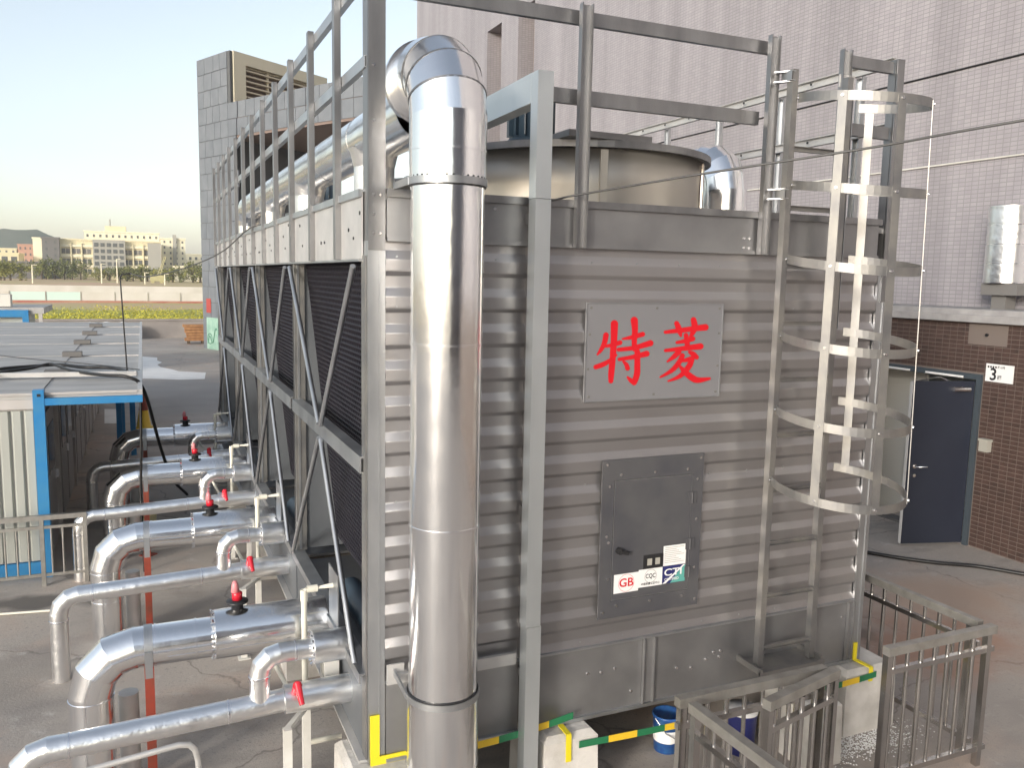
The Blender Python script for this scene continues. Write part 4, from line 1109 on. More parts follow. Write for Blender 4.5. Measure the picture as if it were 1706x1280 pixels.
def strip(mb, a0, a1, z, w, th, n=34, r=HR):
    vs_ = []
    for i in range(n+1):
        a = a0+(a1-a0)*i/n
        for rr, dz in ((r, -w/2), (r+th, -w/2), (r+th, w/2), (r, w/2)):
            vs_.append(hoop_pt(a, z+dz, rr))
    fs_ = [(4*i+q_, 4*i+(q_+1) % 4, 4*i+4+(q_+1) % 4, 4*i+4+q_) for i in range(n) for q_ in range(4)]
    mb.add(vs_, fs_, False)
    return mb
for i, z in enumerate(hz_):
    rr = HR*(1+.018*i)
    mb = MB(); strip(mb, A0, A1, z, .056, .005, 44, r=rr); hp_ = mb.build('cage_hoop', 'cage_steel', ld)
ANG = [R(208), R(257), R(309), R(398)]
for a in ANG:
    c = Vector((math.cos(a), math.sin(a), 0))
    mb = MB()
    p0 = hoop_pt(a, 4.46, HR+.006); p1 = hoop_pt(a, 1.99, HR*1.09+.006)
    mb.bar(p0, p1, .052, .005, c); mb.build('cage_strap', 'cage_steel', ld)
pts = []
for i, z in enumerate(hz_):
    for a in ANG+[A0+.06]:
        pts.append((hoop_pt(a, z, HR*(1+.018*i)+.009), Vector((math.cos(a), math.sin(a), 0))))
b_ = MB()
for p, c in pts: b_.disc(p, .010, c, .008, 7)
b_.build('bolts', 'steel_bolt', ld, kind='stuff')
# foot bracket and stand-offs
mb = MB(); mb.bar((2.61, -.005, .705), (2.61, -.27, .705), .02, .04); mb.bar((2.60, -.262, .68), (3.16, -.262, .68), .02, .05); mb.bar((3.15, -.005, .705), (3.15, -.25, .705), .02, .04); mb.box((2.62, -.25, .684), (3.14, -.02, .69)); mb.build('foot_bracket', 'cage_steel', ld)
for z in (3.86, 4.58):
    mb = MB(); channel(mb, (2.62, -.115, z), (2.62, -.205, z), .06, .03, (1, 0, 0), .005); mb.bar((2.585, -.09, z+.03), (2.66, -.19, z+.03), .04, .008); mb.bar((2.585, -.09, z-.03), (2.66, -.19, z-.03), .04, .008); mb.build('stand_off', 'galv', ld)
mb = MB(); channel(mb, (3.13, -.15, 3.0), (3.13, -.15, 4.55), .06, .03, (0, -1, 0), .005); mb.build('handrail_post', 'galv', ld)

# ------------------------------------------------------------------ name board with red characters
sb = thing('name_board', (1.82, -.03, 2.56), 'grey metal name board with two large red Chinese characters', 'sign')
SY = -.0335
mb = MB(); mb.box((1.322, SY, 2.556), (2.326, -.024, 3.161)); mb.build('plate', 'sign_plate', sb)
mb = MB()
for a, b in (((1.322, 2.556), (2.326, 2.562)), ((1.322, 3.155), (2.326, 3.161)), ((1.322, 2.562), (1.328, 3.155)), ((2.32, 2.562), (2.326, 3.155))):
    mb.box((a[0], SY-.004, a[1]), (b[0], SY-.0002, b[1]))
mb.build('folded_edge', 'galv', sb)
bolts([(x, SY, z) for x, z in ((1.355, 3.13), (1.82, 3.13), (2.295, 3.13), (1.355, 2.59), (1.82, 2.59), (2.295, 2.59), (1.35, 2.97), (2.3, 2.97), (1.345, 2.76), (2.3, 2.76))], (0, -1, 0), .008, .004, sb, 'far_dark')
def zpx(x, y):     # zoomed view of the board -> photo pixel -> board plane
    return up(940+x*300/1706.0, 480+y*225/1280.0, 1, SY)
def stroke(pts, i):
    """brush stroke: centre line with widths, rounded ends"""
    P = []
    # resample with Catmull-Rom
    q = [pts[0]]+pts+[pts[-1]]
    for a in range(1, len(q)-2):
        for s_ in range(8):
            t = s_/8
            P.append(tuple(.5*((2*q[a][k]) + (-q[a-1][k]+q[a+1][k])*t + (2*q[a-1][k]-5*q[a][k]+4*q[a+1][k]-q[a+2][k])*t*t + (-q[a-1][k]+3*q[a][k]-3*q[a+1][k]+q[a+2][k])*t**3) for k in range(3)))
    P.append(pts[-1])
    le, ri = [], []
    for k, (x, y, w) in enumerate(P):
        x0, y0 = P[max(k-1, 0)][:2]; x1, y1 = P[min(k+1, len(P)-1)][:2]
        l_ = math.hypot(x1-x0, y1-y0) or 1; nx, ny = -(y1-y0)/l_, (x1-x0)/l_
        le.append((x+nx*w/2, y+ny*w/2)); ri.append((x-nx*w/2, y-ny*w/2))
    def cap(k, kk):
        x, y, w = P[k]; dx, dy = x-P[kk][0], y-P[kk][1]; a0 = math.atan2(dy, dx)
        return [(x+w/2*math.cos(a0+t), y+w/2*math.sin(a0+t)) for t in (1.2, .6, 0, -.6, -1.2)]
    b_ = MB()
    n = len(P)
    vs_ = [zpx(*p) for p in le]+[zpx(*p) for p in ri]
    lift = Vector((0, -.0012-.00018*i, 0))
    b_.add([v+lift for v in vs_], [(k, k+1, n+k+1, n+k) for k in range(n-1)])
    for k, kk in ((0, 1), (n-1, n-2)):
        if P[k][2] > 22:
            cp_ = [zpx(*p)+lift-Vector((0, .00006, 0)) for p in ([le[k]] if k == n-1 else [ri[k]])+cap(k, kk)+([ri[k]] if k == n-1 else [le[k]])]
            b_.poly(cp_)
    return b_
S1 = [[(395, 445, 52), (380, 520, 48), (345, 590, 36), (308, 636, 14)],
      [(385, 552, 26), (455, 540, 40), (528, 517, 46)],
      [(474, 338, 70), (470, 480, 62), (458, 660, 58), (445, 800, 58), (440, 882, 46)],
      [(296, 750, 44), (372, 722, 46), (440, 680, 34), (500, 630, 16)],
      [(545, 484, 16), (640, 466, 40), (742, 438, 46)],
      [(662, 305, 68), (668, 400, 56), (662, 500, 50), (664, 580, 46)],
      [(512, 584, 36), (660, 566, 44), (815, 522, 58)],
      [(520, 676, 34), (650, 654, 42), (780, 622, 56)],
      [(690, 600, 52), (690, 720, 56), (686, 820, 58), (660, 895, 52)],
      [(660, 900, 46), (625, 872, 40), (592, 838, 14)],
      [(552, 690, 20), (585, 725, 40), (598, 762, 44)]]
S2 = [[(955, 418, 32), (1090, 402, 44), (1230, 384, 52), (1335, 372, 62)],
      [(1062, 334, 46), (1088, 400, 54), (1104, 464, 16)],
      [(1222, 300, 52), (1232, 370, 60), (1210, 430, 44), (1184, 468, 16)],
      [(1150, 446, 44), (1160, 510, 50), (1165, 570, 44)],
      [(1064, 516, 28), (1140, 502, 40), (1216, 480, 46)],
      [(955, 592, 30), (1110, 574, 44), (1288, 552, 58)],
      [(1082, 604, 50), (1036, 650, 44), (968, 700, 14)],
      [(1172, 600, 22), (1215, 625, 50), (1250, 656, 44)],
      [(1116, 640, 46), (1080, 710, 48), (1010, 785, 40), (900, 848, 16)],
      [(1106, 690, 26), (1160, 680, 40), (1205, 668, 48)],
      [(1208, 668, 46), (1175, 745, 54), (1090, 835, 40), (975, 884, 14)],
      [(1080, 726, 16), (1130, 785, 48), (1200, 845, 62), (1262, 872, 54), (1382, 856, 22)]]
n_ = 0
for S in (S1, S2):
    full = MB()
    for st_ in S:
        b_ = stroke(st_, n_); full.add(b_.v, b_.f); n_ += 1
    full.build('character', 'red_print', sb)
# ================================================================== PIPES
def jacket(parent, pts, r, m='foil', n=32, bands=True, cap_end=False, cap_start=False, rs=None):
    """foil jacketed pipe: one object per straight section or elbow gore, mitred joints"""
    pts = [Vector(p) for p in pts]
    pts = [p for i, p in enumerate(pts) if i == 0 or (p-pts[i-1]).length > 1e-4]; N = len(pts)
    dirs = [(pts[i+1]-pts[i]).normalized() for i in range(N-1)]
    for i in range(N-1):
        n0 = dirs[0] if i == 0 else (dirs[i-1]+dirs[i]).normalized()
        n1 = dirs[-1] if i == N-2 else (dirs[i]+dirs[i+1]).normalized()
        mb = MB(); mb.seg(pts[i], pts[i+1], r, n=n, n0=n0, n1=n1, cap0=(cap_start and i == 0), cap1=(cap_end and i == N-2))
        L_ = (pts[i+1]-pts[i]).length
        mb.build('jacket_section' if L_ > r*1.6 else 'elbow_gore', m, parent)
        if bands and i > 0 and L_ > r*1.6 or (bands and i < N-2 and i > 0 and (pts[i]-pts[i-1]).length > r*1.6):
            pass
def band(parent, c, ax, r, w=.014, h=.004, m='foil_band'):
    mb = MB(); mb.ring(c, ax, r, w, h, 32); mb.build('seam_band', m, parent)
def elbow_pts(c, a, b, rad, n):
    """arc from c+a*? : corner point c, incoming direction a, outgoing b"""
    a = Vector(a).normalized(); b = Vector(b).normalized(); c = Vector(c)
    o = c - a*rad + b*rad
    return [o + (-b)*rad*math.cos(t) + a*rad*math.sin(t) for t in [math.pi/2*i/n for i in range(n+1)]]

# big riser in front of the end wall, turning along the tower roof
rp = thing('riser_pipe', (.35, -.3, 0), 'large foil jacketed riser pipe strapped to the end wall and turning over the roof', 'pipe')
px0, py0, rz_ = .348, -.3, .191
el = elbow_pts((px0, py0, 4.355), (0, 0, 1), (0, 1, 0), .26, 4)
jacket(rp, [(px0, py0, .0), (px0, py0, .62), (px0, py0, 1.02)], .200)
jacket(rp, [(px0, py0, 1.0), (px0, py0, 1.98), (px0, py0, 2.95), (px0, py0, 3.76)], rz_)
jacket(rp, [(px0, py0, 3.78), (px0, py0, 3.93)]+el+[(px0, .06, 4.355)], .198, n=40)
for z, r in ((.62, .2), (1.98, rz_), (2.95, rz_), (3.93, .198)): band(rp, (px0, py0, z), (0, 0, 1), r, .012, .003)
for a_, b_, c_ in zip(el, el[1:], el[2:]): band(rp, b_, (c_-a_), .199, .010, .003, 'galv_dark')
mb = MB(); mb.seg((px0, .05, 4.33), (px0, .09, 4.33), .235, n=40, cap0=True, cap1=True); mb.build('end_collar', 'foil', rp)
mb = MB()
for t in range(3): mb.bar((px0+rz_*math.cos(-.75+.02*t)+.001, py0+rz_*math.sin(-.75+.02*t)-.001, 1.05), (px0+rz_*math.cos(-.75+.02*t)+.001, py0+rz_*math.sin(-.75+.02*t)-.001, 3.75), .004, .003, (1, -1, 0)) if t == 1 else None
mb.build('lap_seam', 'foil_band', rp)
for z, zz in ((3.775, 3.74), (1.02, 1.03)):
    mb = MB(); mb.ring((px0, py0, z), (0, 0, 1), rz_+.004, .036, .008, 36); sc = mb.build('strap_clamp', 'galv', rp)
    mb = MB(); mb.ring((px0, py0, z), (0, 0, 1), rz_+.002, .052, .005, 36); mb.build('strap_shadow_ring', 'black_plastic', sc)  # black ring put in as dark shadow lines above and below the strap
    mb = MB(); mb.bar((px0-rz_-.01, py0+.02, z), (.14, -.04, zz+.03), .012, .036); mb.build('strap_arm', 'galv', sc)
    mb = MB(); mb.bar((px0+rz_+.01, py0+.02, z), (.62, -.04, zz), .012, .036); mb.build('strap_arm', 'galv', sc)
# header along the roof
def header(name, label, x, y0, y1, start_el):
    h_ = thing(name, (x, y0, ZTOP), label, 'pipe')
    pts = []
    if start_el: pts = [(x, y0, 3.70), (x, y0, 4.02)]+elbow_pts((x, y0, 4.285), (0, 0, 1), (0, 1, 0), .24, 4)
    else: pts = [(x, y0, 4.21)]
    zz = pts[-1][2]
    yy = pts[-1][1]
    step = 1.205
    while yy+step < y1: yy += step; pts.append((x, yy, zz))
    pts += [(x, y1, zz)] if not start_el else [(x, y1, zz)]
    if not start_el: pts += elbow_pts((x, y1+.24, zz), (0, 1, 0), (0, 0, -1), .24, 4)[0:]+[(x, y1+.24, 3.70)]
    jacket(h_, pts, .168 if not start_el else .182)
    for p_ in pts[1:-1]:
        if abs(p_[2]-zz) < .001 and p_[1] < y1-.1 and (not start_el or p_[1] > y0+.3): band(h_, p_, (0, 1, 0), .168 if not start_el else .182, .012, .003)
    for k in range(4):
        yb = 1.2+k*BAY
        if start_el and yb < y0+.3 or yb > y1: continue
        mb = MB(); mb.seg((x, yb, 3.70), (x, yb, zz-.10), .135, n=24); mb.build('branch_drop', 'foil_small', h_)
        mb = MB(); mb.seg((x, yb, zz-.2), (x, yb, zz-.08), .136, .165, n=24); mb.build('branch_saddle', 'foil_small', h_)
    return h_
header('header_pipe', 'foil jacketed header pipe running along the tower roof above the louvred side', .348, .10, 8.2, False)
header('header_pipe', 'foil jacketed header pipe rising behind the fan stack and running along the far roof edge', 3.40, 1.42, 9.2, True)

# cable trunking in front of the end wall
tk = thing('cable_trunking', (.95, -.12, 0), 'galvanised square cable trunking standing in front of the end wall and bending over the roof', 'trunking')
for i, (za, zb) in enumerate(((0.0, 1.25), (1.253, 3.735), (3.738, 4.42))):
    o_ = (.004 if i == 2 else 0)
    mb = MB(); mb.box((.893+o_+(.012 if i == 0 else .006 if i == 1 else 0), -.190, za), (.987+o_+(.012 if i == 0 else .006 if i == 1 else 0), -.10, zb)); mb.build('trunking_length', 'trunk_steel', tk)
mb = MB(); mb.prism([(.896, -.0985, 4.26), (.896, -.0985, 4.42), (.896, 1.9, 4.395), (.896, 1.9, 4.245)], (.094, 0, 0)); mb.build('trunking_arm', 'trunk_steel', tk)
mb = MB(); mb.box((.90, -.0995, 3.60), (.985, -.052, 3.66)); mb.box((.905, -.0995, 1.9), (.985, -.036, 1.96)); mb.box((.915, -.0995, .9), (.985, -.042, .95)); mb.build('trunking_bracket', 'galv_dark', tk)
mb = MB(); mb.box((.93, 1.86, 3.70), (.96, 1.90, 4.245)); mb.build('arm_leg', 'galv_dark', tk)

# the four identical pipe sets on the louvred side
sets = []
ordn = ['nearest the large riser', 'second from the large riser', 'third from the large riser', 'farthest from the large riser']
# A: supply pipe with red valve
A = thing('supply_pipe', (-1.475, 1.07, 0), '', 'pipe', 'thick foil pipes feeding the tower basin')
za, ya = .945, 1.07
jacket(A, [(-1.475, ya, 0), (-1.475, ya, .40), (-1.475, ya, .66)]+elbow_pts((-1.475, ya, za), (0, 0, 1), (1, 0, 0), .26, 3)[0:]+[(-1.04, ya, za), (-.70, ya, za)], .128)
for c, ax in (((-1.475, ya, .40), (0, 0, 1)), ((-1.475, ya, .66), (0, 0, 1)), ((-1.10, ya, za), (1, 0, 0)), ((-.86, ya, za), (1, 0, 0))): band(A, c, ax, .128, .010, .004)
mb = MB(); mb.seg((-.745, ya, za+.012), (-.03, ya, za+.012), .158, n=32, cap0=True, cap1=True); mb.build('valve_box', 'foil', A)
for i in range(16):
    pass
mb = MB()
for i in range(20):
    a = 2*math.pi*i/20; c = V(-.748, ya+.150*math.cos(a), za+.012+.150*math.sin(a)); mb.bar(c, c+V(-.018, .012*math.cos(a), .012*math.sin(a)), .02, .004, (0, math.cos(a), math.sin(a)))
mb.build('crimped_edge', 'foil_band', A)
def lap(parent, p, q, r, ang):
    p, q = Vector(p), Vector(q); o_ = V(0, -math.cos(ang), math.sin(ang))*(r+.0015)
    mb = MB(); mb.bar(p+o_, q+o_, .010, .003, o_); mb.build('lap_seam', 'foil_band', parent)
lap(A, (-1.03, ya, za), (-.76, ya, za), .128, -.35); lap(A, (-.73, ya, za+.012), (-.05, ya, za+.012), .158, -.30)
xv = -.60; zt_ = za+.012+.158
mb = MB(); mb.lathe((xv, ya, zt_-.02), [(.001, 0), (.038, 0), (.038, .055), (.07, .06), (.07, .072), (.04, .08), (.001, .08)], 16); mb.build('valve_bonnet', 'black_plastic', A)
mb = MB(); mb.lathe((xv, ya, zt_+.06), [(.001, 0), (.033, 0), (.033, .045), (.028, .05), (.001, .05)], 14); vh = mb.build('valve_collar', 'red_plastic', A)
mb = MB(); mb.lathe((xv-.012, ya, zt_+.11), [(.001, 0), (.027, 0), (.021, .05), (.012, .075), (.001, .075)], 10); mb.build('valve_cap', 'red_pale', vh)
# red support post with hanger clamp
mb = MB(); channel(mb, (-1.14, ya-.03, 0), (-1.14, ya-.03, .815), .056, .05, (0, 1, 0), .006); pst = mb.build('support_post', 'red_paint', A)
mb = MB(); mb.box((-1.162, ya-.145, .79), (-1.118, ya-.134, .96)); mb.ring((-1.14, ya, za), (1, 0, 0), .1285, .05, .004, 28); mb.build('pipe_clamp', 'galv', A)
mb = MB(); mb.bar((-1.14, ya+.03, .42), (-1.14, ya+.55, .42), .05, .05); mb.build('support_arm', 'red_paint', A)
mb = MB(); mb.lathe((-1.14, ya-.01, 0), [(.001, .012), (.10, .012), (.10, 0)], 4, False); mb.build('base_plate', 'red_paint', A)
# bare white sleeve pipe beside the riser
mb = MB(); mb.seg((-1.27, ya+.16, 0), (-1.27, ya+.16, .58), .062, n=20, cap1=True); mb.build('sleeve_pipe', 'white_paint', A)
# B: return pipe with branch
B = thing('return_pipe', (-1.80, .45, 0), '', 'pipe', 'slim foil pipes with an elbow branch into the basin')
zb, yb = .70, .45
rB = .068
jacket(B, [(-1.80, yb, 0), (-1.80, yb, .30), (-1.80, yb, .52)]+elbow_pts((-1.80, yb, zb), (0, 0, 1), (1, 0, 0), .15, 3)+[(-1.55, yb, zb), (-.72, yb, zb+.03), (-.40, yb, zb+.045)], rB, 'foil_small', 24)
jacket(B, [(-.40, yb, zb+.045), (.0, yb, zb+.05)], .086, 'foil_small', 24, cap_start=True)
for c, ax in (((-1.80, yb, .50), (0, 0, 1)), ((-1.55, yb, zb), (1, 0, 0)), ((-.72, yb, zb+.03), (1, 0, 0))): band(B, c, ax, rB, .010, .004)
zc = 1.045
jacket(B, [(-.54, yb, zb+.03), (-.54, yb, .92)]+elbow_pts((-.54, yb, zc), (0, 0, 1), (1, 0, 0), .12, 3)+[(-.33, yb, zc), (-.21, yb, zc)], .060, 'foil_small', 24)
band(B, (-.54, yb, .92), (0, 0, 1), .060, .012, .005); band(B, (-.33, yb, zc), (1, 0, 0), .060, .008, .004)
jacket(B, [(-.225, yb, zc), (-.0, yb, zc)], .098, 'foil_small', 26, cap_start=True)
mb = MB()
for i in range(16):
    a = 2*math.pi*i/16; c = V(-.228, yb+.092*math.cos(a), zc+.092*math.sin(a)); mb.bar(c, c+V(-.014, .01*math.cos(a), .01*math.sin(a)), .016, .004, (0, math.cos(a), math.sin(a)))
mb.build('crimped_edge', 'foil_band', B)
hx = -.335
mb = MB(); mb.path([(hx, yb-.05, zb+.11), (hx-.0, yb-.10, zb+.17)], .028, 10); mb.seg((hx, yb-.09, zb+.18), (hx+.015, yb-.17, zb+.08), .024, .016, n=10, cap0=True, cap1=True); mb.build('valve_handle', 'red_plastic', B)
# C: cream drain pipe with its square plate
C = thing('drain_pipe', (-.21, .80, 0), '', 'pipe', 'cream plastic drain pipes beside the basin')
yc_ = .80
pp = [(.0, yc_, 1.29), (-.19, yc_, 1.285)]+elbow_pts((-.215, yc_, 1.285), (-1, 0, 0), (0, 0, -1), .035, 4)+[(-.215, yc_, .30)]+elbow_pts((-.215, yc_, .235), (0, 0, -1), (1, 0, 0), .035, 4)+[(.02, yc_, .235)]
mb = MB(); mb.path(pp, .019, 12); mb.build('tube', 'pvc', C)
mb = MB(); mb.seg((-.215, yc_, 1.21), (-.215, yc_, 1.285), .024, n=12, cap0=True, cap1=True); mb.seg((-.195, yc_, 1.285), (-.13, yc_, 1.285), .024, n=12, cap0=True, cap1=True); mb.seg((-.215, yc_, .235), (-.215, yc_, .31), .024, n=12, cap0=True, cap1=True); mb.build('socket', 'pvc', C)
mb = MB(); mb.box((-.030, yc_-.15, 1.045), (-.022, yc_+.13, 1.40)); mb.build('mount_plate', 'galv', C)
# D: white support legs + second drain diagonal
D = thing('support_frame', (-.38, .30, 0), '', 'support', 'white square legs under the branch pipes')
for x, y, h in ((-.40, .33, .62), (-.24, .62, .66)):
    mb = MB(); mb.box((x-.024, y-.024, 0), (x+.024, y+.024, h)); mb.build('leg', 'white_paint', D)
    mb = MB(); mb.box((x-.05, y-.05, 0), (x+.05, y+.05, .008)); mb.build('foot_plate', 'white_paint', D)
mb = MB(); mb.bar((-.40, .354, .60), (-.24, .596, .60), .03, .03); mb.build('cross_bar', 'white_paint', D)
mb = MB(); mb.seg((-.47, .70, .98), (-.33, .50, .70), .014, n=10, cap0=True, cap1=True); mb.build('diagonal', 'pvc', D)
lab = {A: 'thick foil pipe with red valve cap and red post, ', B: 'slim foil jacketed pipe with elbow branch and red handle, ', C: 'cream plastic drain pipe with square plate on the basin edge, ', D: 'white square support legs under the branch pipe, '}
for base_, txt in lab.items():
    base_['label'] = txt+ordn[0]
    for k in (1, 2, 3):
        copy_tree(base_, (0, BAY*k, 0), label=txt+ordn[k])

# thin galvanised conduit with a bend, hung under the nearest slim pipe
mb = MB()
mb.path([(-1.75, .28, .60), (-1.15, .28, .66), (-1.0, .28, .675), (-.945, .28, .665), (-.915, .28, .63), (-.90, .28, .56), (-.885, .28, 0)], .017, 12)
tag(mb.build('bent_conduit', 'galv_white'), 'thin pale conduit bent down under the slim pipe nearest the large riser', 'conduit')
# thin pale pipe on the ground at far left
a, b = up(0, 1024, 2, .02), up(82, 1018, 2, .02)
a = a + (a-b)*.5
mb = MB(); mb.path([a, b, b+(b-a)*.12], .012, 8); tag(mb.build('ground_conduit', 'pvc'), 'thin cream pipe lying on the ground left of the slim jacketed pipes', 'conduit')
# pressure gauge box near the first drain
mb = MB(); mb.box((-.12, .62, .62), (-.03, .78, .86)); gb_ = mb.build('control_box', 'white_paint'); tag(gb_, 'small white control box under the elbow branch near the tower corner', 'box')
mb = MB(); mb.box((-.123, .65, .74), (-.1205, .75, .83)); mb.build('display', 'far_grey', gb_)

# ------------------------------------------------------------------ plinths, tape, brackets, buckets
def plinth(x0, x1, y0, y1, h, label):
    b_ = MB(); c = .035
    n_ = 0
    prof = [(x0, y0), (x1, y0), (x1, y1), (x0, y1)]
    vs_ = [(x0-.01, y0-.01, 0), (x1+.01, y0-.01, 0), (x1+.01, y1+.01, 0), (x0-.01, y1+.01, 0), (x0, y0, h-c), (x1, y0, h-c), (x1, y1, h-c), (x0, y1, h-c), (x0+c, y0+c, h), (x1-c, y0+c, h), (x1-c, y1-c, h), (x0+c, y1-c, h)]
    b_.add(vs_, [(0, 1, 5, 4), (1, 2, 6, 5), (2, 3, 7, 6), (3, 0, 4, 7), (4, 5, 9, 8), (5, 6, 10, 9), (6, 7, 11, 10), (7, 4, 8, 11), (8, 9, 10, 11)])
    return tag(b_.build('concrete_plinth', 'plinth'), label, 'plinth', 'whitewashed plinths under the tower')
plinth(3.50, 3.98, -.16, .34, .495, 'whitewashed plinth under the tower corner beside the railing gate, yellow bracket on top')
plinth(1.06, 1.43, -.16, .34, .495, 'whitewashed plinth carrying the yellow and green tape right of the cable trunking')
plinth(-.12, .42, -.16, .34, .495, 'whitewashed plinth under the tower corner behind the large riser')
plinth(2.93, 3.22, -.40, .05, .46, 'whitewashed plinth directly below the caged ladder')
for k in range(1, 5):
    plinth(-.12, .34, k*BAY-.23, k*BAY+.23, .495, ['', 'whitewashed plinth under the first bay post along the pipes', 'whitewashed plinth under the second bay post along the pipes', 'whitewashed plinth under the third bay post along the pipes', 'whitewashed plinth at the far end of the pipe side'][k])
for k in range(1, 4): plinth(3.5, 3.98, k*BAY-.23, k*BAY+.23, .495, 'whitewashed plinth under the tower side facing the lilac building')
def tape(name, label, p, q, n, first, w=.045):
    p, q = Vector(p), Vector(q)
    t = thing(name, (p+q)/2, label, 'tape', 'yellow and green marker tape')
    for i in range(n):
        a = p+(q-p)*(i/n); b = p+(q-p)*((i+1)/n); s0 = .012*math.sin(math.pi*i/n); s1 = .012*math.sin(math.pi*(i+1)/n)
        b_ = MB(); b_.prism([a-V(0, 0, w/2+s0), b-V(0, 0, w/2+s1), b+V(0, 0, w/2-s1), a+V(0, 0, w/2-s0)], (0, .003, 0))
        b_.build('tape_stripe', 'green_tape' if (i+first) % 2 == 0 else 'yellow_tape', t)
a = up(965, 1242, 1, -.175); b = up(1145, 1203, 1, -.175)
tape('marker_tape', 'yellow and green tape stretched between plinths above the blue bucket', a, b+(b-a)*1.35, 9, 0)
a = up(1345, 1154, 1, -.178); b = up(1460, 1124, 1, -.178)
tape('marker_tape', 'yellow and green tape across the plinth at the railing gate', a, b, 4, 1)
a = up(788, 1245, 1, -.10); b = up(955, 1193, 1, -.10)
tape('marker_tape', 'yellow and green tape between the large riser and the cable trunking', a, b, 4, 1)
def bracket(pts, label, w=.04):
    b_ = MB()
    for p, q in zip(pts, pts[1:]):
        if p is None or q is None: continue
        b_.bar(p, q, w, .008, (0, -1, 0) if abs((Vector(q)-Vector(p)).normalized().y) < .9 else (0, 0, 1))
    tag(b_.build('corner_bracket', 'yellow_paint'), label, 'bracket', 'yellow corner brackets')
bracket([(.035, -.03, .80), (.035, -.03, .545), None, (.01, -.03, .517), (.26, -.03, .517)], 'yellow L shaped bracket on the tower corner beside the large riser', .055)
bracket([(3.70, -.028, .64), (3.70, -.028, .51), (3.72, -.17, .505), (3.72, -.172, .40)], 'yellow bent bracket on the corner plinth at the railing gate', .035)
bracket([(1.22, -.05, .51), (1.22, -.165, .505), (1.22, -.172, .33)], 'yellow bent bracket on the plinth right of the cable trunking', .035)
bk_ = thing('paint_bucket', (2.20, .20, 0), 'blue paint bucket with wire handle in the dark gap under the tower', 'bucket')
mb = MB(); mb.lathe((2.20, .20, 0), [(.001, 0), (.085, 0), (.098, .25), (.104, .25), (.104, .27), (.094, .27), (.080, .02)], 24); mb.build('pail', 'bucket_blue', bk_)
mb = MB(); mb.path([(2.20-.1, .20, .25), (2.20-.07, .11, .17), (2.20, .08, .13), (2.20+.07, .11, .17), (2.20+.1, .20, .25)], .004, 6); mb.build('handle', 'steel_bolt', bk_)
mb = MB(); mb.lathe((2.20, .20, .08), [(.0915, 0), (.096, .09)], 24); mb.build('print_band', 'white_print', bk_)
b2 = thing('paint_bucket', (2.86, -.12, 0), 'dark bucket with white lid half hidden behind the open gate leaf', 'bucket')
c2 = (2.68, -.02, 0)
mb = MB(); mb.lathe(c2, [(.001, 0), (.09, 0), (.105, .30)], 22); mb.build('pail', 'navy_print', b2)
mb = MB(); mb.lathe(c2, [(.11, .30), (.11, .33), (.001, .335)], 22); mb.build('lid', 'white_print', b2)
# plaster crumbs round the corner plinth
mb = MB()
for i in range(1700):
    x = random.gauss(3.55, .25); y = random.gauss(-.26, .09)
    s = random.uniform(.001, .0042); mb.box((x-s, y-s, 0), (x+s, y+s, s*1.2))
o = mb.build('plaster_crumbs', 'white_cement'); o['kind'] = 'stuff'; tag(o, 'white plaster crumbs scattered at the foot of the corner plinth', 'rubble')

# ------------------------------------------------------------------ stainless railings around the tower foot
def railing(label, p, q, posts, nb, name='stainless_railing', mtop='stainless_dusty', zt=.985):
    p, q = Vector(p), Vector(q); d = (q-p).normalized()
    r_ = thing(name, ((p.x+q.x)/2, (p.y+q.y)/2, 0), label, 'railing' if 'gate' not in name else 'gate')
    mb = MB(); mb.bar(p+V(0, 0, zt), q+V(0, 0, zt), .055, .055); mb.build('top_rail', mtop, r_)
    mb = MB(); mb.bar(p+V(0, 0, .845), q+V(0, 0, .845), .035, .035); mb.build('mid_rail', 'stainless', r_)
    mb = MB(); mb.bar(p+V(0, 0, .13), q+V(0, 0, .13), .035, .035); mb.build('bottom_rail', 'stainless', r_)
    L_ = (q-p).length
    pos = [t for t in posts]
    for t in pos:
        c = p+d*(t*L_); mb = MB(); mb.bar(c+V(0, 0, 0 if 'gate' not in name else .05), c+V(0, 0, zt-.028), .042, .042, d); mb.build('post', 'stainless', r_)
    for i in range(nb):
        t = (i+.6)/(nb+.2)
        if any(abs(t-s)*L_ < .04 for s in pos): continue
        c = p+d*(t*L_); big = (i % 4 == 2)
        mb = MB()
        mb.seg(c+V(0, 0, .147), c+V(0, 0, .953 if True else .83), .0125 if not big else .016, n=10); mb.build('baluster', 'stainless', r_)
    return r_
railing('stainless railing bay in front of the corner plinth, from gate opening to outer corner', (3.16, -.775, 0), (4.16, -.775, 0), (.02, .94), 8)
railing('long stainless railing running back along the pavement beside the tower', (4.125, -.70, 0), (4.125, 6.5, 0), (.01, .25, .5, .75, .985), 58)
railing('stainless railing bay in front of the blue bucket, below the ladder', (1.535, -.83, 0), (2.60, -.83, 0), (.03, .97), 8)
railing('stainless railing running forward from the bucket bay, outside the enclosure', (1.585, -.90, 0), (1.64, -2.6, 0), (.02, .98), 14)
railing('open stainless gate leaf swung back against the bucket bay railing', (2.62, -.90, 0), (1.96, -1.06, 0), (.03, .97), 5, 'railing_gate', zt=1.0)
# white box post in the middle of the far railing is the plinth below the ladder

